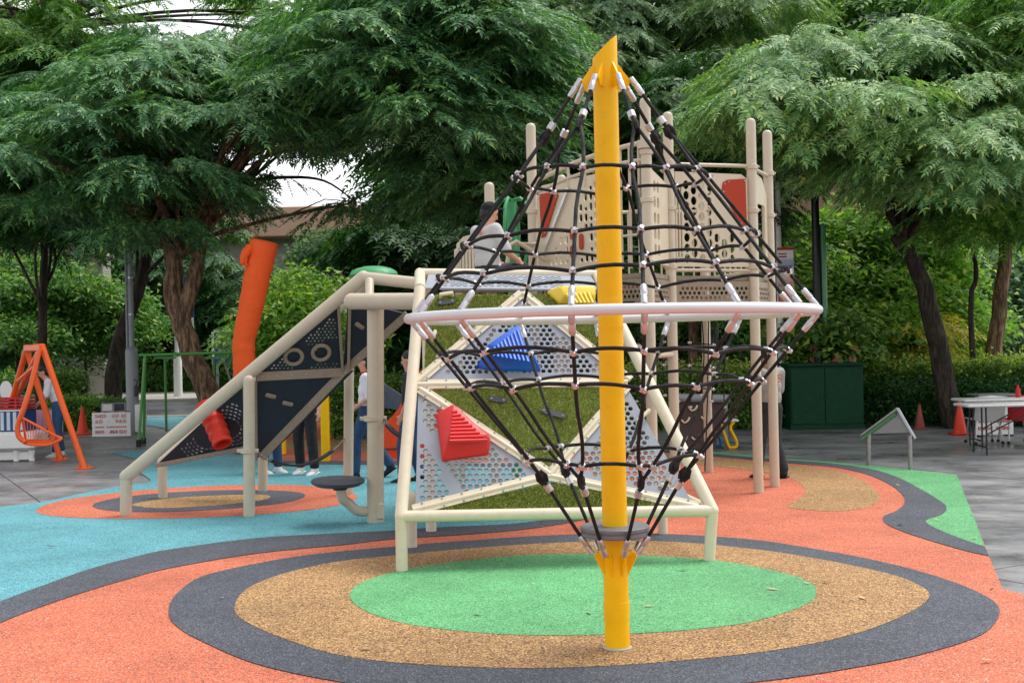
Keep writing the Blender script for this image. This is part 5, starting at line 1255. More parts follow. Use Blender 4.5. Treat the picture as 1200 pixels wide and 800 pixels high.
# lamp post with camera boxes
lb_ = G(156, 509); LP = thing('lamp_post', 'grey steel lamp post with thick sleeved base', 'lamp post', lb_.to_tuple())
def lampx(y): return P(156 - (500 - y) * 0.0215, y, lb_.y + 0.1)
p0, p1, p2 = lampx(508), lampx(408), lampx(150)
c = Vector((p0.x, lb_.y + 0.1, 0))
z1 = p1.z
m = MB(); m.lathe([(0.135, 0.0), (0.135, z1 - 0.06), (0.12, z1 - 0.02), (0.07, z1 + 0.03)], c, ZA, 20); part(LP, 'base_sleeve', m, 'grey_paint')
m = MB(); m.tube([c + ZA * z1, c + ZA * 9.0], [0.062, 0.05], 14); part(LP, 'pole', m, 'grey_paint')
m = MB(); m.tube([c + Vector((-0.085, -0.03, z1)), c + Vector((-0.08, -0.03, 6.0))], 0.025, 8); part(LP, 'conduit', m, 'grey_paint')
for z in (2.6, 3.4, 4.2): m = MB(); m.lathe([(0.066, z), (0.066, z + 0.04)], c, ZA, 14); part(LP, 'strap', m, 'steel')
m = MB(); m.tube([c + ZA * 8.95, c + Vector((-0.3, -0.5, 9.2)), c + Vector((-0.7, -1.2, 9.25))], 0.035, 8); part(LP, 'arm', m, 'grey_paint')
m = MB(); m.box(c + Vector((-0.85, -1.4, 9.25)), (0.3, 0.6, 0.1), None, 0.03); part(LP, 'lamp_head', m, 'grey_paint')
m = MB(); m.box(c + Vector((0.13, -0.13, 0.95)), (0.08, 0.06, 0.22), None, 0.01); m.tube([c + Vector((0.13, -0.14, 1.06)), c + Vector((0.16, -0.15, 1.18)), c + Vector((0.08, -0.14, 1.2))], 0.012, 6); part(LP, 'black_fitting', m, 'black_metal')
m = MB(); m.box(c + Vector((0.22, -0.15, 0.36)), (0.22, 0.14, 0.6), None, 0.01); part(LP, 'junction_box', m, 'white_plastic', False)
# green exercise frame
ga, gb_ = G(168, 523), G(283, 520); zt = P(170, 416, ga.y).z
GF = thing('green_bar_frame', 'green steel goal shaped bar frame behind the slanted climber', 'bar frame', ((ga + gb_) / 2).to_tuple())
ta, tb_ = Vector((ga.x + 0.02, ga.y + 0.15, zt)), Vector((P(282, 417, ga.y).x, ga.y + 0.15, zt + 0.02))
m = MB(); m.tube([ta + Vector((-0.12, 0, 0)), tb_], 0.03, 10); part(GF, 'top_bar', m, 'green_steel')
for t, sx in ((ta, 1), (tb_, -1)):
    for dx, dy in ((-0.08 * sx, -0.25), (-0.20 * sx, 0.45)):
        m = MB(); e = Vector((t.x + dx, t.y + dy, 0.01)); m.tube([t, e], 0.028, 10); o = part(GF, 'leg', m, 'green_steel')
        m = MB(); m.lathe([(0.05, 0.004), (0.05, 0.12), (0.03, 0.14)], (e.x, e.y, 0), ZA, 10); part(o, 'foot_sleeve', m, 'black_rubber')
for x in (195, 252):
    b = ground_at(x, 27); b.z = 0; zz = P(x, 419, 27).z; TT = thing('tee_post', 'slim green tee post beside the white banner pole' if x < 220 else 'slim green tee post beside the blue hoarding', 'post', b.to_tuple(), 'green tee posts')
    m = MB(); m.tube([b, b + ZA * zz], 0.03, 8); part(TT, 'post', m, 'green_steel'); m = MB(); m.bar(b + Vector((-0.24, 0, zz)), b + Vector((0.24, 0, zz)), 0.06, 0.05); part(TT, 'crossbar', m, 'green_steel', False)
# white flag pole with bunting across the street
fp_ = ground_at(209, 46); fp_.z = 0.1; FP = thing('banner_pole', 'white banner pole with blue and white pennant across the street', 'pole', fp_.to_tuple())
m = MB(); m.lathe([(0.17, 0.1), (0.16, 0.4), (0.16, P(209, 414, 46).z), (0.1, P(209, 411, 46).z), (0.08, P(209, 180, 46).z)], (fp_.x, fp_.y, 0), ZA, 14); part(FP, 'pole', m, 'white_plastic')
for i, (y0, y1, mt) in enumerate(((325, 372, 'blue_box'), (372, 388, 'white_plastic'), (388, 392, 'red_paint'), (392, 404, 'white_plastic'), (404, 409, 'yellow_plastic'))):
    m = MB(); a, b = P(222, y0, 46), P(222, y1, 46); m.box((a + b) / 2 - Vector((0, 0.1, 0)), (0.38, 0.03, a.z - b.z)); part(FP, 'pennant', m, mt, False)
# blue hoarding sign behind
hs_ = ground_at(263, 50); HS = thing('blue_hoarding', 'blue board with white marks and slanted props beside the orange air tube', 'board', hs_.to_tuple())
a, b = P(251, 390, 50), P(276, 425, 50); m = MB(); m.box((a + b) / 2, (b.x - a.x, 0.08, a.z - b.z)); part(HS, 'panel', m, 'blue_box', False)
for q in range(3): m = MB(); c = (a + b) / 2; m.box((lerp(a.x, b.x, 0.25 + q * 0.25), 49.95, c.z + 0.2), (0.08, 0.02, 0.9 - 0.2 * q)); part(HS, 'white_mark', m, 'white_plastic', False)
m = MB(); m.box((a.x - 0.05, 50.0, (a.z + b.z) / 2), (0.1, 0.12, a.z - b.z + 0.1)); m.box(((a.x + b.x) / 2, 50.0, a.z + 0.06), (b.x - a.x, 0.12, 0.1)); part(HS, 'frame', m, 'white_plastic', False)
for s_ in (0.1, 0.9): m = MB(); x = lerp(a.x, b.x, s_); m.tube([(x, 50.06, 0.1), (x, 50.06, b.z + 0.1)], 0.06, 8); m.tube([(x + 0.5, 50.8, 0.1), (x, 50.1, a.z - 0.3)], 0.05, 8); part(HS, 'prop', m, 'grey_paint')

# orange air dancer tube
ab = ground_at(290, 20.5); AD = thing('air_dancer', 'tall orange inflatable tube with drooping arm behind the slanted climber', 'inflatable', ab.to_tuple())
cl = [(291, 529), (290, 500), (288, 450), (286, 418), (286, 398), (292, 370), (299, 335), (305, 305), (309.5, 284)]; wd = [16, 15, 14, 13, 13.3, 14, 15, 16, 16.5]
m = MB(); pts = [P(x, y, 20.5) for x, y in cl]; sm_ = smooth_loop(pts, False, 5); ww = [lerp(wd[min(i // 5, 8)], wd[min(i // 5 + 1, 8)], (i % 5) / 5) * 20.5 / F_PX for i in range(len(sm_))]
ww = [w * (1 + 0.02 * math.sin(i * 1.9)) for i, w in enumerate(ww)]; ww[19:22] = [w * 0.96 for w in ww[19:22]]
m.tube(sm_ + [sm_[-1] + (sm_[-1] - sm_[-2]).normalized() * 0.03], ww + [ww[-1] * 0.8], 24); part(AD, 'tube', m, 'orange_cloth')
m = MB(); m.tube([P(294, 290, 20.35), P(288, 296, 20.3), P(285, 303, 20.3), P(284, 309, 20.3)], [0.085, 0.08, 0.06, 0.045], 8); part(AD, 'arm', m, 'orange_cloth')
for dx in (0, 2, 5): m = MB(); m.tube([P(284 + dx, 303, 20.3), P(283 + dx, 308, 20.28), P(283.5 + dx * 1.2, 311, 20.3)], 0.02, 6); part(AD, 'streamer', m, 'orange_cloth')
m = MB(); m.lathe([(0.22, 0.0), (0.22, 0.06), (0.2, 0.1)], (pts[0].x, 20.5, 0.02), ZA, 20); part(AD, 'blower', m, 'black_metal')
# yellow portal
y1_, y2_ = G(382, 541), G(332, 533); YP = thing('yellow_portal', 'yellow steel portal legs behind the slanted climber', 'play frame', ((y1_ + y2_) / 2).to_tuple())
h_ = P(382, 440, y1_.y).z
for p, w in ((y1_, 0.13), (y2_, 0.10)): m = MB(); m.box((p.x, p.y, h_ / 2), (w, w, h_), None, 0.02); part(YP, 'leg', m, 'yellow_steel')
m = MB(); m.bar(Vector((y1_.x, y1_.y, h_ + 0.04)), Vector((y2_.x, y2_.y, h_ + 0.04)), 0.12, 0.1); part(YP, 'beam', m, 'yellow_steel', False)
# orange slide chute
sb = G(462, 538); SLD = thing('orange_slide', 'orange moulded slide chute showing beside the climbing wall frame', 'slide', sb.to_tuple())
d = sb.y; prof_ = [P(447, 536, d), P(447, 500, d), P(452, 494, d), P(461, 486, d), P(470, 472, d), P(479, 452, d), P(486, 440, d), P(530, 400, d + 0.3), P(530, 500, d + 0.3), P(500, 536, d)]
m = MB(); loop = [((p.x - sb.x), p.z) for p in prof_]; m.plate(loop, [], (sb.x, d, 0.0), XA, ZA, 0.05); part(SLD, 'side_wall', m, 'orange_plastic', False)
m = MB(); m.plate(loop, [], (sb.x, d + 0.62, 0.0), XA, ZA, 0.05); part(SLD, 'side_wall', m, 'orange_plastic', False)
for i in range(1, 6): m = MB(); a, b = prof_[i], prof_[i + 1]; m.add([a + Vector((0, 0.05, -0.03)), b + Vector((0, 0.05, -0.03)), b + Vector((0, 0.58, -0.03)), a + Vector((0, 0.58, -0.03))], [(0, 1, 2, 3)]); part(SLD, 'bed', m, 'orange_plastic', False)
m = MB(); m.tube([P(447, 526, d - 0.03), P(482, 525, d - 0.03)], 0.015, 6); part(SLD, 'seam', m, 'charcoal_plastic')

# ------------------------------------------------------------------ right hand props
kb = G(969, 503); KB = thing('green_cabinet', 'dark green steel double door cabinet in front of the hedge', 'cabinet', kb.to_tuple())
xa, xb = P(927, 480, kb.y).x, P(1013, 480, kb.y).x; zt = P(970, 428, kb.y).z
m = MB(); m.box(((xa + xb) / 2, kb.y + 0.4, zt / 2 + 0.02), (xb - xa, 0.75, zt - 0.04), None, 0.01); part(KB, 'body', m, 'green_cabinet', False)
m = MB(); m.box(((xa + xb) / 2, kb.y + 0.38, zt + 0.02), (xb - xa + 0.12, 0.9, 0.05), None, 0.01); part(KB, 'lid', m, 'green_cabinet', False)
m = MB(); m.box(((xa + xb) / 2, kb.y + 0.4, 0.04), (xb - xa + 0.02, 0.78, 0.08)); part(KB, 'plinth', m, 'green_cabinet', False)
xm = lerp(xa, xb, 0.47)
for p, q in ((xa + 0.02, xm - 0.006), (xm + 0.006, xb - 0.02)):
    m = MB(); m.box(((p + q) / 2, kb.y + 0.012, zt / 2 + 0.03), (q - p, 0.024, zt - 0.16), None, 0.006); o = part(KB, 'door', m, 'green_cabinet', False)
    x = q - 0.06 if q < xm else p + 0.06; m = MB(); m.tube([(x, kb.y, zt * 0.52), (x, kb.y - 0.03, zt * 0.52)], 0.022, 8); part(o, 'knob', m, 'black_metal')
# stainless gable board
r1, r2 = G(1018, 545), G(1067, 550.5); zp = P(1052, 478, (r1.y + r2.y) / 2).z
GB = thing('gable_rail', 'small stainless gabled stand with green underside at the rubber edge', 'stand', ((r1 + r2) / 2).to_tuple())
pk0 = P(1052, 479, (r1.y + r2.y) / 2); e0 = P(1010, 510, r1.y + 0.02); e1_ = P(1072, 514, r2.y)
for p, e in ((r1, P(1018, 505, r1.y)), (r2, P(1066, 510, r2.y))): m = MB(); m.tube([p, e], 0.03, 10); part(GB, 'leg', m, 'steel')
back = Vector((0.02, 0.10, -0.02))
for a, b in ((pk0, e0), (pk0, e1_)): m = MB(); m.tube([a, b], 0.024, 8); part(GB, 'edge_rail', m, 'steel')
m = MB(); m.add([pk0, e0, e0 + back, pk0 + back], [(0, 1, 2, 3)]); m.add([p + Vector((0, 0, -0.03)) for p in (pk0, e0, e0 + back, pk0 + back)], [(3, 2, 1, 0)]); part(GB, 'roof_sheet', m, 'green_plastic', False)
m = MB(); m.add([pk0 + Vector((0, .02, -.02)), e1_ + Vector((0, .02, -.02)), e1_ + back, pk0 + back], [(0, 1, 2, 3)]); part(GB, 'roof_sheet', m, 'steel', False)
m = MB(); m.add([pk0 + Vector((0.0, 0.03, -0.03)), lerp(pk0, e0, 0.86) + Vector((0, 0.03, -0.03)), lerp(pk0, e1_, 0.7) + Vector((0, 0.03, -0.04))], [(0, 1, 2)]); part(GB, 'gable_panel', m, 'grey_paint', False)
m = MB(); m.bar(lerp(pk0, e0, 0.05) + Vector((0, 0, -0.045)), e0 + Vector((0, 0, -0.045)), 0.03, 0.03); part(GB, 'green_edge', m, 'green_plastic', False)
# folding tables, chairs, notice
def folding_table(label, pb, xl, xr, zt, dep, grp=None):
    T = thing('folding_table', label, 'table', ((xl + xr) / 2, pb, 0), grp)
    m = MB(); m.box(((xl + xr) / 2, pb + dep / 2, zt), (xr - xl, dep, 0.045), None, 0.015); part(T, 'table_top', m, 'white_plastic')
    for x in (xl + 0.28, xr - 0.28):
        for y in (0.06, dep - 0.06):
            m = MB(); m.tube([(x, pb + y, 0.005), (x, pb + y, zt - 0.02)], 0.014, 8); part(T, 'leg', m, 'black_metal')
        m = MB(); m.tube([(x, pb + 0.06, 0.12), (x, pb + dep - 0.06, 0.12)], 0.012, 8); part(T, 'leg_crossbar', m, 'black_metal')
    m = MB(); m.tube([(xl + 0.28, pb + 0.07, 0.30), (xl + 1.1, pb + 0.1, zt - 0.03)], 0.011, 8); part(T, 'brace', m, 'black_metal')
    return T
tb = G(1148, 534); xl = P(1135, 485, tb.y).x
folding_table('white folding table with black legs, front one of the pair', tb.y, xl, xl + 1.85, 0.73, 0.62, None)
tb2 = tb.y + 1.1; xl2 = P(1131, 479, tb2).x
folding_table('white folding table with black legs, rear one of the pair', tb2, xl2, xl2 + 1.85, 0.75, 0.62, None)
def chair(label, x, y, rz, mat):
    T = thing('plastic_chair', label, 'chair', (x, y, 0)); R = Matrix.Translation((x, y, 0)) @ Matrix.Rotation(rz, 4, 'Z')
    def tf(m): m.v = [tuple(R @ Vector(v)) for v in m.v]; return m
    m = MB(); vs = []
    for i in range(7):
        u = -0.24 + 0.08 * i; sag = 0.03 * (1 - (u / 0.24) ** 2)
        vs += [(u, -0.22, 0.43 - sag), (u, 0.2, 0.42 - sag), (u, 0.24, 0.46), (u, 0.28 + sag, 0.62), (u, 0.30 + sag, 0.80 - abs(u) * 0.1)]
    m.add(vs, [(i * 5 + j, i * 5 + 5 + j, i * 5 + 6 + j, i * 5 + 1 + j) for i in range(6) for j in range(4)]); o = part(T, 'seat_shell', tf(m), mat); md_ = o.modifiers.new('thick', 'SOLIDIFY'); md_.thickness = 0.02
    for a in (-0.2, 0.2):
        for b in (-0.18, 0.2):
            m = MB(); m.tube([(a * 0.9, b * 0.8, 0.42), (a * 1.1, b * 1.1, 0.05)], 0.014, 8); l = part(T, 'leg', tf(m), 'steel')
            m = MB(); m.ell((a * 1.1, b * 1.1, 0.03), 0.03, 8, 6); part(l, 'castor', tf(m), 'black_rubber')
cx = P(1167, 500, tb.y + 1.5).x; chair('white plastic castor chair behind the folding tables', cx, tb.y + 2.0, math.pi, 'white_plastic')
cx = P(1205, 500, tb.y + 1.5).x; chair('red plastic castor chair beside the white castor chair', cx, tb.y + 1.95, math.pi, 'red_paint')
sk = G(1165, 503); SK = thing('standing_desk', 'thin grey high table with boxy pale pedestal behind the chairs', 'table', sk.to_tuple())
zt = P(1165, 462, sk.y).z; m = MB(); m.box((sk.x, sk.y, zt), (0.78, 0.6, 0.03)); part(SK, 'table_top', m, 'grey_paint', False); m = MB(); m.box((sk.x + 0.02, sk.y, zt / 2), (0.34, 0.34, zt - 0.04)); part(SK, 'pedestal', m, 'white_plastic', False)
wn = G(1166, 511); WN = thing('red_notice', 'white notice with red lettering standing behind the folding tables', 'notice', wn.to_tuple())
xa, xb = P(1143, 490, wn.y).x, P(1187, 490, wn.y).x; z0, z1 = 0.03, P(1166, 484, wn.y).z
m = MB(); m.box(((xa + xb) / 2, wn.y, (z0 + z1) / 2), (xb - xa, 0.02, z1 - z0)); part(WN, 'board', m, 'white_plastic', False)
for i, (tx, fr_) in enumerate((('~^~^ ^~^~~^', 0.52), ('^~~^~ ~^~^^', 0.18))):
    m = MB(); tot = (xb - xa) * 0.86; cw = tot / len(tx) * 0.8; strokes(m, tx, Vector((xa + (xb - xa) * 0.07, wn.y - 0.0125, z0 + (z1 - z0) * fr_)), XA, ZA, Vector((0, -1, 0)), cw, (z1 - z0) * 0.26, tot / len(tx) - cw, 0.009); part(WN, 'red_lettering', m, 'red_paint', False)['kind'] = 'stuff'
for s_ in (0.1, 0.9): m = MB(); x = lerp(xa, xb, s_); m.box((x, wn.y + 0.05, 0.015), (0.06, 0.3, 0.03)); part(WN, 'foot', m, 'black_metal', False)
bt_ = P(1193, 470, tb2 + 0.3); m = MB(); m.lathe([(0.035, 0), (0.038, 0.02), (0.038, 0.12), (0.015, 0.17), (0.015, 0.2)], (bt_.x, bt_.y, 0.774), ZA, 12); solo('red_bottle', m, 'red_paint', 'small red bottle on the rear folding table', 'bottle', (bt_.x, bt_.y, 0.774))
m = MB(); 
for q in range(5): m.ell((bt_.x + 0.06 + RND.uniform(-.05, .05), tb.y + 0.3 + RND.uniform(-.05, .05), 0.79 + 0.03 * (q % 2)), (0.05, 0.05, 0.035), 8, 6)
solo('green_wrap', m, 'green_plastic', 'crumpled green and white wrap on the front folding table', 'wrapper', (bt_.x + 0.06, tb.y + 0.3, 0.753))
# dark lamp column with green sheath
lc_ = ground_at(961, 24.2); lc_.z = 0; LC = thing('lamp_column', 'black lamp column with green plastic sheath behind the cabinet', 'lamp post', lc_.to_tuple())
m = MB(); m.tube([lc_, lc_ + ZA * 5.4], [0.09, 0.08], 12); part(LC, 'column', m, 'black_metal')
m = MB(); m.box((lc_.x + 0.14, lc_.y - 0.02, (P(965, 395, 24.2).z + P(965, 262, 24.2).z) / 2), (0.10, 0.14, P(965, 262, 24.2).z - P(965, 395, 24.2).z), None, 0.03); part(LC, 'sheath', m, 'green_sheath')
m = MB(); m.box((lc_.x, lc_.y, 5.45), (0.3, 0.3, 0.1), None, 0.04); part(LC, 'lamp_head', m, 'black_metal')
# street banner
bn = ground_at(917, 24.6); bn.z = 0; BN = thing('street_banner', 'white banner pole carrying a vertical festival banner with flower print', 'banner', bn.to_tuple())
m = MB(); m.tube([bn, bn + ZA * 6.2], [0.07, 0.05], 10); part(BN, 'pole', m, 'white_plastic')
ba, bb_ = P(911, 291, 24.45), P(931, 356, 24.45)
def flower_print():
    s = NT('banner_print'); tc = s.n('ShaderNodeTexCoord'); sx = s.n('ShaderNodeSeparateXYZ'); s.l(tc.outputs['Generated'], sx.inputs[0])
    bgc = s.ramp(sx.outputs['Z'], [(0.0, sr((214, 40, 110))), (0.14, sr((236, 70, 90))), (0.28, sr((240, 120, 60))), (0.40, sr((244, 190, 150))), (0.5, sr((250, 225, 210))), (0.62, sr((236, 236, 240))), (0.70, sr((170, 180, 214))), (0.80, sr((200, 206, 228))), (0.82, sr((246, 246, 246))), (0.965, sr((246, 246, 246)))])
    v = s.n('ShaderNodeTexVoronoi'); v.inputs['Scale'].default_value = 12; s.l(s.pos(), v.inputs['Vector'])
    hv = s.n('ShaderNodeHueSaturation'); hv.inputs['Saturation'].default_value = 1.6; s.l(v.outputs['Color'], hv.inputs['Color'])
    msk = s.ramp(sx.outputs['Z'], [(0.30, (0.55,) * 3), (0.46, (0, 0, 0))]); col = s.mix(msk, bgc, hv.outputs[0]); s.set(Base_Color=col, Roughness=0.6)
flower_print()
m = MB(); m.box((ba + bb_) / 2, (bb_.x - ba.x, 0.012, ba.z - bb_.z)); part(BN, 'banner_cloth', m, 'banner_print', False)
m = MB(); m.box(((ba.x + bb_.x) / 2, 24.445, ba.z - 0.015), (bb_.x - ba.x + 0.02, 0.03, 0.05)); part(BN, 'red_heading', m, 'red_paint', False)
for tx, fr_, ch, mt in (('S~L^METE', 0.645, 0.075, 'purple_ink'), ('~^~ ~^~^', 0.60, 0.035, 'purple_ink'), ('~^^~', 0.86, 0.04, 'red_paint'), ('^~~', 0.91, 0.04, 'red_paint')):
    if mt not in MATS: paint(mt, (96, 34, 96), 0.6, 0.05)
    wb = (bb_.x - ba.x) * (0.84 if fr_ < 0.7 else 0.5); m = MB(); strokes(m, tx, Vector((ba.x + (bb_.x - ba.x) * 0.08, 24.442, lerp(bb_.z, ba.z, fr_ - 0.03))), XA, ZA, Vector((0, -1, 0)), wb / len(tx) * 0.8, ch, wb / len(tx) * 0.2, 0.012); part(BN, 'lettering', m, mt, False)
for y in (ba.z, bb_.z): m = MB(); m.tube([(bn.x, bn.y, y), (ba.x - 0.0, 24.48, y)], 0.012, 6); part(BN, 'bracket', m, 'steel')
gpole = ground_at(838, 30); m = MB(); m.lathe([(0.13, 0), (0.13, 2.2), (0.09, 2.3), (0.07, 7.5)], (gpole.x, gpole.y, 0), ZA, 12); m.box((gpole.x, gpole.y - 0.4, 7.5), (0.2, 0.9, 0.08)); solo('lamp_post', m, 'grey_paint', 'plain grey lamp post seen through the rope net', 'lamp post', (gpole.x, gpole.y, 0))
# brown climbing board with grey roller
cbg = G(826, 529); CBD = thing('brown_climbing_board', 'dark brown slanted climbing board with grey roller top', 'climbing board', cbg.to_tuple())
a, b, c, d_ = P(797, 470, cbg.y + 0.35), P(852, 471, cbg.y + 0.35), P(838, 526, cbg.y - 0.2), P(797, 524, cbg.y - 0.2)
m = MB(); m.add([a, b, c, d_] + [p + Vector((0, 0.06, 0)) for p in (a, b, c, d_)], [(0, 3, 2, 1), (4, 5, 6, 7), (0, 1, 5, 4), (1, 2, 6, 5), (2, 3, 7, 6), (3, 0, 4, 7)]); part(CBD, 'board', m, 'brown_board', False)
m = MB(); m.tube([P(785, 466, cbg.y + 0.35), P(855, 467, cbg.y + 0.35)], 0.07, 14); part(CBD, 'roller', m, 'grey_paint')
for i, (x, y) in enumerate(((812, 478), (826, 488), (803, 492), (815, 512), (835, 505), (800, 514), (830, 518))):
    t = (y - 470) / 55; dd = cbg.y + lerp(0.35, -0.2, t) - 0.03; m = MB(); m.tube(smooth_loop([P(x - 4, y, dd), P(x - 1, y + 3, dd - 0.03), P(x + 3, y + 1, dd - 0.03), P(x + 5, y - 3, dd)], False, 3), 0.016, 6); part(CBD, 'grip', m, 'tan_panel')
for x in (795, 850): p = P(x, 470, cbg.y + 0.45); m = MB(); m.tube([(p.x, p.y, 0.0), p], 0.035, 8); part(CBD, 'support', m, 'grey_paint')
# far small rope net hanging between tower posts
fn = PZ(800, 15.2, 0); FN = thing('hanging_rope_net', 'small black rope net with silver joints hanging below the tower deck', 'rope net', (fn.x, fn.y, P(800, 470, 15.2).z))
xs = [748, 762, 778, 793, 808, 823, 836, 850]; ys_ = [403, 430, 455]
for i, x in enumerate(xs):
    y1 = 470 + 8 * math.sin(i * 2.1); m = MB(); pts = [P(x + 2 * math.sin(i + q), lerp(352, y1, q / 5), 15.2) for q in range(6)]; m.tube(pts, 0.008, 6); part(FN, 'rope', m, 'black_rope')
    inst(FN, 'rope_clamp', clamp_me, frame_m(pts[-1], ZA))
for y in ys_:
    m = MB(); m.tube([P(x, y + 3 * math.sin(x), 15.2) for x in xs], 0.008, 6); part(FN, 'rope', m, 'black_rope')
    for x in xs[::2]: inst(FN, 'rope_clamp', clamp_me, frame_m(P(x, y + 3 * math.sin(x), 15.18), ZA))
m = MB(); m.tube([P(744, 352, 15.2), P(856, 350, 15.2)], 0.03, 8); part(FN, 'top_bar', m, 'tan_post')
m = MB(); dr = P(826, 530, 14.2); m.tube([P(831, 352, 14.2), P(829, 470, 14.2), P(826, 552, 14.2)], 0.008, 6); solo('hanging_rope', m, 'black_rope', 'single thin black rope with metal end hanging near the brown board', 'rope', P(826, 552, 14.2).to_tuple())
# yellow and blue legged bench
yb = G(850, 526); YB = thing('loop_leg_stool', 'white topped stool bench on yellow and blue loop legs', 'bench', yb.to_tuple())
zs = P(850, 493, yb.y).z; xa, xb = P(830, 493, yb.y).x, P(866, 493, yb.y).x
m = MB(); m.box(((xa + xb) / 2, yb.y + 0.15, zs), (xb - xa, 0.35, 0.04), None, 0.015); part(YB, 'seat', m, 'white_plastic')
for x, mt, dy in ((P(853, 500, yb.y).x, 'yellow_steel', 0.0), (P(838, 500, yb.y).x, 'blue_steel', 0.3)):
    q = [Vector((x - 0.12, yb.y + dy, zs - 0.02)), Vector((x, yb.y + dy, 0.06)), Vector((x + 0.06, yb.y + dy, 0.025)), Vector((x + 0.13, yb.y + dy, 0.04)), Vector((x + 0.13, yb.y + dy, 0.14)), Vector((x + 0.04, yb.y + dy, zs - 0.12)), Vector((x + 0.10, yb.y + dy, zs - 0.02))]
    m = MB(); m.tube(smooth_loop(q, False, 4), 0.025, 8); part(YB, 'loop_leg', m, mt)

# fallen leaves on the rubber
for i, (x, y) in enumerate(((967, 682), (945, 683), (1052, 568), (1055, 614), (1098, 609), (1141, 630), (1162, 691), (1030, 593), (870, 660), (665, 664), (690, 718), (760, 710), (800, 668), (525, 665), (1156, 773), (60, 640), (260, 700), (905, 690), (560, 720), (1010, 700), (430, 760))):
    g = G(x, y, 0.026); a = RND.uniform(0, 6.28); L_ = RND.uniform(0.025, 0.05); u = Vector((math.cos(a), math.sin(a), 0)); v = Vector((-u.y, u.x, 0)); m = MB()
    m.add([g - u * L_, g - v * L_ * 0.35 + ZA * 0.006, g + u * L_ + ZA * 0.012, g + v * L_ * 0.4 + ZA * 0.004], [(0, 1, 2, 3)])
    if 'dry_leaf' not in MATS: paint('dry_leaf', (196, 168, 120), 0.8, 0.2); paint('brown_leaf', (92, 60, 40), 0.8, 0.2)
    zn = next((z for z, px in (('green centre of the big target', ring_g), ('tan ring of the big target', ring_t), ('charcoal ring of the big target', ring_o)) if inpoly((x, y), px)), None)
    zn = zn or ('wavy charcoal and green border bands' if x > 1000 and y < 660 else 'coral rubber outside the rings' if x > 200 else 'teal rubber')
    lab = ('small dry pale leaf lying on the ' if i % 3 else 'small curled brown leaf lying on the ') + zn
    solo('fallen_leaf', m, 'dry_leaf' if i % 3 else 'brown_leaf', lab, 'leaf', g.to_tuple(), 'fallen leaves on the rubber', False)
# ------------------------------------------------------------------ people
paint('skin', (206, 156, 130), 0.55, 0.06); paint('hair_black', (20, 17, 16), 0.5, 0.25); paint('shirt_white', (222, 226, 234), 0.85, 0.05, bump=0.5, bscale=14)
paint('shirt_pale', (196, 196, 196), 0.9, 0.06, bump=0.6, bscale=14); paint('shirt_grey', (158, 156, 152), 0.9, 0.06, bump=0.6, bscale=14); paint('denim', (46, 74, 112), 0.9, 0.18, bump=0.5, bscale=18); paint('trousers_black', (28, 29, 34), 0.85, 0.2, bump=0.5, bscale=14)
paint('jeans_dark', (44, 46, 54), 0.9, 0.25, bump=0.5, bscale=14); paint('trousers_blue', (44, 84, 124), 0.85, 0.12, bump=0.4, bscale=14); paint('shoe_black', (20, 20, 22), 0.5, 0.2); paint('shoe_white', (230, 230, 228), 0.55, 0.06)
paint('bag_grey', (92, 98, 112), 0.85, 0.12, bump=0.5, bscale=12); paint('eye_dark', (20, 16, 14), 0.3, 0.1); paint('lip', (176, 96, 88), 0.5, 0.05); paint('orange_ink', (226, 96, 60), 0.7, 0.08); paint('red_cloth', (196, 52, 40), 0.85, 0.1)
def J(h, **k):
    """joints of a relaxed standing adult of unit 1.70 m: x forward, y left, z up"""
    j = dict(pelvis=(0, 0, .95), waist=(0, 0, 1.08), chest=(.0, 0, 1.28), neck=(-.01, 0, 1.44), chin=(.035, 0, 1.52), head=(.015, 0, 1.60),
             sL=(-.01, .17, 1.39), eL=(-.04, .23, 1.12), wL=(.06, .24, .89), sR=(-.01, -.17, 1.39), eR=(-.04, -.23, 1.12), wR=(.06, -.24, .89),
             hL=(0, .085, .92), kL=(.02, .095, .50), aL=(-.03, .10, .09), hR=(0, -.085, .92), kR=(.02, -.095, .50), aR=(-.03, -.10, .09))
    j.update(k); s = h / 1.70; return {a: Vector(v) * s for a, v in j.items()}
def frustum(mb, a, b, ra, rb, n=12):
    """tapered limb with round ends; radii may be (side, depth) pairs"""
    mb.tube([lerp(a, b, t) for t in (0, .25, .5, .75, 1)], [lerp(ra, rb, t) for t in (0, .25, .5, .75, 1)], n); mb.ell(a, ra, n, 8); mb.ell(b, rb, n, 8)
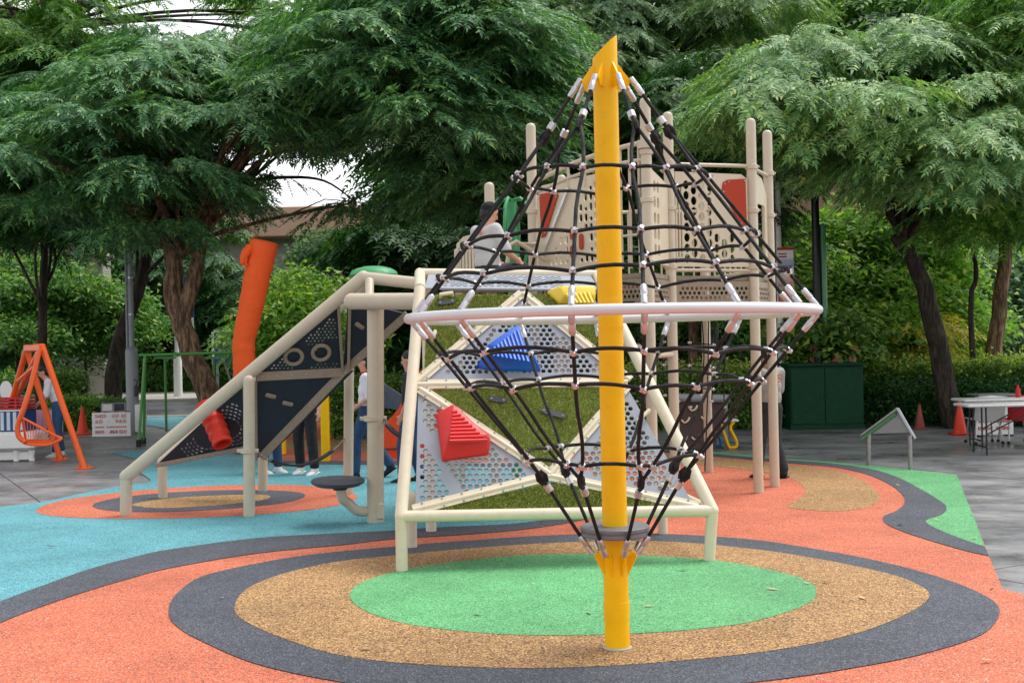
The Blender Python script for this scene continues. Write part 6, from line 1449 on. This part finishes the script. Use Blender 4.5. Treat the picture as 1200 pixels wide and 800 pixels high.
def person(label, base, heading, h, j, mats, shoes='shoe_black', hair='short', female=False, extra=None, sleeve=0.55, curl=0.5):
    """one continuous remeshed body; materials: skin, top, trousers"""
    s = h / 1.70; mb = MB(); segs = []
    def seg(a, b, ra, rb, m): frustum(mb, a, b, ra * s, rb * s); segs.append((a, b, max(ra, rb) * s, m))
    w = 0.92 if female else 1.0
    X, Y, Z = Vector((1, 0, 0)), Vector((0, 1, 0)), Vector((0, 0, 1))
    up = (j['chest'] - j['pelvis']).normalized(); lat = (j['sL'] - j['sR']).normalized(); fw = lat.cross(up).normalized()
    for c, r, m in ((j['pelvis'], (.115, .165 * (1.03 if female else 1), .12), 2), (j['waist'] - up * .02 * s, (.122 * w, .168 * w, .17), 1), (lerp(j['waist'], j['chest'], .6), (.122 * w, .172 * w, .15), 1), (j['chest'] + up * .06 * s, (.10 * w, .175 * w, .11), 1)):
        mb.ell(c, tuple(v * s for v in r), 16, 12, (fw, lat, up)); segs.append((c - lat * .08 * s, c + lat * .08 * s, r[0] * s, m))
    seg(j['neck'] - up * .05 * s, j['chin'], .052, .050, 0)
    hf = (j['chin'] - j['head']); hz = (j['head'] - j['neck']).normalized(); 
    hx = (fw - hz * fw.dot(hz)).normalized()
    if 'look' in j: hx = (j['look'] - hz * j['look'].dot(hz)).normalized()
    hy = hz.cross(hx)
    H = j['head']
    mb.ell(H + hz * .02 * s, (.092 * s, .073 * s, .105 * s), 16, 12, (hx, hy, hz)); mb.ell(H + hx * .025 * s - hz * .055 * s, (.06 * s, .055 * s, .062 * s), 14, 10, (hx, hy, hz))
    mb.ell(H + hx * .098 * s - hz * .018 * s, (.016 * s, .013 * s, .024 * s), 8, 6, (hx, hy, hz))
    for sg in (-1, 1): mb.ell(H + hy * .076 * s * sg - hz * .01 * s, (.018 * s, .01 * s, .03 * s), 8, 6, (hx, hy, hz))
    segs.append((H - hz * .1 * s, H + hz * .1 * s, .09 * s, 0))
    for q in 'LR':
        S, E, Wr = j['s' + q], j['e' + q], j['w' + q]
        seg(lerp(j['chest'], S, .3) + up * .05 * s, S, .075, .068, 1)
        el = lerp(S, E, 1.0); cut = lerp(S, E, min(1, sleeve * 1.6))
        seg(S, cut, .070 * w, .064 * w, 1); seg(cut, E, .047 * w, .042 * w, 0 if sleeve < 0.9 else 1); seg(E, Wr, .042 * w, .029 * w, 0 if sleeve < 1.5 else 1)
        # hand: palm, four fingers of different length, thumb from the side near the wrist
        d = j.get('d' + q) or (Wr - E).normalized(); d = Vector(d).normalized(); palm_n = (Y if q == 'L' else -Y); palm_n = (palm_n - d * palm_n.dot(d)); palm_n = palm_n.normalized() if palm_n.length > .2 else d.orthogonal().normalized()
        ac = d.cross(palm_n).normalized(); ac = ac if ac.dot(fw) > 0 else -ac; inn = -palm_n
        pc = Wr + d * .05 * s
        mb.ell(pc, (.05 * s, .04 * s, .017 * s), 10, 8, (d, ac, palm_n)); segs.append((Wr, Wr + d * .19 * s, .03 * s, 0))
        for k, (off, L) in enumerate(((.030, .070), (.010, .080), (-.010, .074), (-.028, .058))):
            a = pc + d * .035 * s + ac * off * s; b_ = a + (d * math.cos(curl * .6) + inn * math.sin(curl * .6)) * L * .5 * s; c_ = b_ + (d * math.cos(curl * 1.6) + inn * math.sin(curl * 1.6)) * L * .5 * s
            mb.tube([a, b_, c_], [.0095 * s, .009 * s, .0075 * s], 6)
        a = Wr + d * .02 * s + ac * .03 * s; b_ = a + (d * .6 + ac * .7 + inn * .3).normalized() * .04 * s; mb.tube([a, b_, b_ + (d * .9 + inn * .4).normalized() * .03 * s], [.012 * s, .0105 * s, .008 * s], 6)
        hp, kn, an = j['h' + q], j['k' + q], j['a' + q]
        seg(hp, kn, .098, .076, 2); seg(kn, an + Z * .03 * s, .076, .068, 2)
    me0 = mb.mesh('body_raw', (0, 0, 0), False); tmp = bpy.data.objects.new('tmp_body', me0); COL.objects.link(tmp)
    r = tmp.modifiers.new('r', 'REMESH'); r.mode = 'VOXEL'; r.voxel_size = .0135; sm = tmp.modifiers.new('s', 'SMOOTH'); sm.iterations = 3; sm.factor = .4
    dc = tmp.modifiers.new('d', 'DECIMATE'); dc.ratio = .35
    dg = bpy.context.evaluated_depsgraph_get(); me = bpy.data.meshes.new_from_object(tmp.evaluated_get(dg)); bpy.data.objects.remove(tmp); bpy.data.meshes.remove(me0)
    me.name = 'body'; n = len(me.polygons); cen = np.empty(n * 3); me.polygons.foreach_get('center', cen); cen = cen.reshape(-1, 3)
    best = np.full(n, 9e9); mi = np.zeros(n, dtype=np.int32)
    for a, b, rr, m in segs:
        A, D = np.array(a), np.array(b - a); L2 = max(D @ D, 1e-9); t = np.clip((cen - A) @ D / L2, 0, 1); dd = np.linalg.norm(cen - A - t[:, None] * D, axis=1) / rr
        k = dd < best; best[k] = dd[k]; mi[k] = m
    me.materials.clear()
    for m in mats: me.materials.append(MATS[m])
    me.polygons.foreach_set('material_index', mi); me.shade_smooth()
    R = Matrix.Translation(base) @ Matrix.Rotation(heading, 4, 'Z')
    root = thing('person', label, 'person', tuple(base)); root.rotation_euler = (0, 0, heading); ORG[root.name] = Vector((0, 0, 0))
    o = link('body', me, None, root)
    # shoes
    for q in 'LR':
        an = j['a' + q]; kn = j['k' + q]; td = j.get('t' + q) or Vector((1, 0, -0.25)); td = Vector(td).normalized(); sd = Vector((-td.y, td.x, 0)); sd = sd.normalized() if sd.length > .1 else Y; nz = td.cross(sd); nz = nz if nz.z > 0 else -nz
        m = MB(); m.ell(an + td * .02 * s - nz * .045 * s, (.075 * s, .045 * s, .05 * s), 12, 8, (td, sd, nz)); m.ell(an + td * .10 * s - nz * .058 * s, (.10 * s, .047 * s, .035 * s), 12, 8, (td, sd, nz)); m.tube([an - nz * .04 * s, an + nz * .03 * s], [.05 * s, .054 * s], 12); so2 = part(root, 'shoe', m, shoes)
        m = MB(); m.box(an + td * .065 * s - nz * .085 * s, (.25 * s, .088 * s, .018 * s), (td, sd, nz), .008); part(so2, 'sole', m, 'black_rubber' if shoes == 'shoe_black' else 'shoe_white')
    # face details and hair
    for sg in (-1, 1): m = MB(); m.ell(H + hx * .083 * s + hy * .03 * s * sg + hz * .008 * s, (.009 * s, .014 * s, .007 * s), 8, 6, (hx, hy, hz)); part(root, 'eye', m, 'eye_dark'); m = MB(); m.ell(H + hx * .086 * s + hy * .031 * s * sg + hz * .028 * s, (.008 * s, .02 * s, .004 * s), 8, 4, (hx, hy, hz)); part(root, 'eyebrow', m, 'hair_black')
    m = MB(); m.ell(H + hx * .083 * s - hz * .062 * s, (.008 * s, .023 * s, .007 * s), 8, 6, (hx, hy, hz)); part(root, 'mouth', m, 'lip')
    m = MB(); m.ell(H - hx * .012 * s + hz * .042 * s, (.094 * s, .08 * s, .092 * s), 16, 10, (hx, hy, hz)); m.ell(H - hx * .04 * s - hz * .01 * s, (.07 * s, .077 * s, .09 * s), 14, 10, (hx, hy, hz))
    if hair == 'long':
        m.ell(H - hx * .065 * s - hz * .12 * s, (.045 * s, .075 * s, .14 * s), 12, 10, (hx, hy, hz))
    if hair == 'bun': m.ell(H - hx * .10 * s - hz * .04 * s, (.05 * s, .05 * s, .06 * s), 10, 8, (hx, hy, hz))
    part(root, 'hair', m, 'hair_black')
    if extra: extra(root, j, s)
    return root
PI = math.pi
def pg(x, y): g = G(x, y); return Vector((g.x, g.y, 0.016))
# man in grey tee seen behind the right tower posts, facing left, looking down at his hands
def tee_print(root, j, s):
    for i, (y, z, wd) in enumerate(((0.04, 1.36, .10), (-0.05, 1.36, .05), (0.03, 1.315, .07), (-0.05, 1.315, .04), (0.0, 1.27, .09), (0.01, 1.24, .06))):
        m = MB(); m.box(Vector((-.128, y, z)) * s, (.012, wd * s, .022 * s), None, .004); part(root, 'shirt_print', m, 'orange_ink', False)
person('man in grey tee with orange print on the back standing behind the beige tower posts', pg(905, 561), PI * 0.68, 1.63, J(1.63, eR=(.05, -.22, 1.13), wR=(.24, -.10, 1.12), eL=(.05, .22, 1.13), wL=(.25, .08, 1.10), chin=(.07, 0, 1.49), head=(.045, 0, 1.565), kL=(.10, .10, .50), aL=(.14, .11, .09), aR=(-.10, -.11, .09)), ['skin', 'shirt_grey', 'jeans_dark'], 'shoe_black', extra=tee_print)
# woman walking left with tote
def tote(root, j, s):
    m = MB(); c = Vector((-.20, -.22, 1.10)); 
    m.add([c + Vector(v) for v in ((.06, -.03, .22), (.06, .03, .22), (-.30, .05, -.02), (-.30, -.07, -.02), (.05, -.04, -.16), (.05, .04, -.16), (-.22, .06, -.20), (-.22, -.07, -.20))], [(0, 1, 5, 4), (0, 3, 2, 1), (2, 3, 7, 6), (0, 4, 7, 3), (1, 2, 6, 5), (4, 5, 6, 7)]); part(root, 'tote_bag', m, 'bag_grey', label='grey cloth tote bag on the shoulder')
    m = MB(); m.tube([Vector((-.14, -.22, 1.30)), Vector((-.04, -.19, 1.46)), Vector((.05, -.18, 1.30))], .014, 8); part(root, 'bag_strap', m, 'bag_grey')
    m = MB(); m.ell(Vector((.01, 0, 1.42)), (.065, .075, .022), 14, 6); part(root, 'collar', m, 'red_cloth')
person('woman in white shirt and jeans walking with a grey tote bag behind the thick post', pg(431, 561), PI * 1.02, 1.66, J(1.66, hL=(.0, .08, .92), kL=(.14, .09, .53), aL=(.16, .09, .09), kR=(-.06, -.09, .50), aR=(-.30, -.09, .16), tR=Vector((1, 0, -.7)), eL=(-.06, .22, 1.12), wL=(.14, .20, .98), eR=(-.04, -.23, 1.13), wR=(.12, -.18, 1.0)), ['skin', 'shirt_white', 'denim'], 'shoe_black', 'long', True, extra=tote, sleeve=0.8)
# man in black trousers behind the slanted climber
person('man in white shirt, black trousers and white trainers behind the slanted climber', pg(358, 556), PI * 1.35, 1.74, J(1.74, kL=(.03, .14, .50), aL=(.02, .17, .09), aR=(-.05, -.12, .09), wL=(.02, .26, .86)), ['skin', 'shirt_white', 'trousers_black'], 'shoe_white', sleeve=0.9)
person('person in blue jeans and white shoes behind the slanted climber', pg(316, 555), PI * 1.85, 1.66, J(1.66, kL=(.05, .11, .50), aL=(.06, .12, .09)), ['skin', 'shirt_white', 'denim'], 'shoe_white', 'short', False)
# person beside the wall, mostly hidden behind the perforated panel
person('person in dark blue trousers and black shoes partly hidden by the perforated wall', pg(483, 565), PI * 0.95, 1.68, J(1.68, aL=(.10, .11, .09), kL=(.10, .1, .5), aR=(-.08, -.1, .09)), ['skin', 'jeans_dark', 'denim'], 'shoe_black')
# woman at the cloth table, leaning forward
person('dark haired woman in white shirt and blue trousers leaning over the cloth table', pg(69, 535), PI * 1.08, 1.60, J(1.60, chest=(.12, 0, 1.27), waist=(.03, 0, 1.09), neck=(.17, 0, 1.42), chin=(.25, 0, 1.48), head=(.24, 0, 1.55), sL=(.14, .165, 1.37), sR=(.14, -.165, 1.37), eL=(.18, .22, 1.10), eR=(.18, -.22, 1.10), wL=(.36, .16, .95), wR=(.36, -.16, .95), aL=(.04, .12, .09)), ['skin', 'shirt_white', 'trousers_blue'], 'shoe_white', 'bun', True)
# person seated on the landing, seen from behind, facing right
hz0 = 2.43; bs = P(571, 312, 12.7); bs = Vector((bs.x, 12.7, hz0 - 0.80))
def capx(root, j, s):
    m = MB(); H = j['head']; m.ell(H + Vector((0, 0, .06)), (.10, .086, .07), 16, 8); m.box(H + Vector((.12, 0, .05)), (.10, .12, .012), None, .005); part(root, 'cap', m, 'trousers_black')
    for y in (0.04, -0.04): m = MB(); m.box(Vector((-.125, y, 1.33)), (.012, .05, .05), None, .004); part(root, 'shirt_print', m, 'orange_ink', False)
person('person in pale grey shirt and black cap sitting on the landing behind the wall', bs, PI * 0.22, 1.66, J(1.66, hL=(.0, .09, .92), hR=(0, -.09, .92), kL=(.40, .14, .96), aL=(.44, .14, .90), kR=(.40, -.12, .98), aR=(.44, -.12, .90), tL=Vector((1, 0, 0.0)), tR=Vector((1, 0, 0.0)), eL=(.10, .26, 1.14), wL=(.30, .20, 1.06), eR=(.08, -.25, 1.14), wR=(.28, -.18, 1.06), chin=(.06, 0, 1.50), head=(.045, 0, 1.575), look=Vector((.9, -.4, -.15))), ['skin', 'shirt_pale', 'jeans_dark'], 'shoe_black', extra=capx)
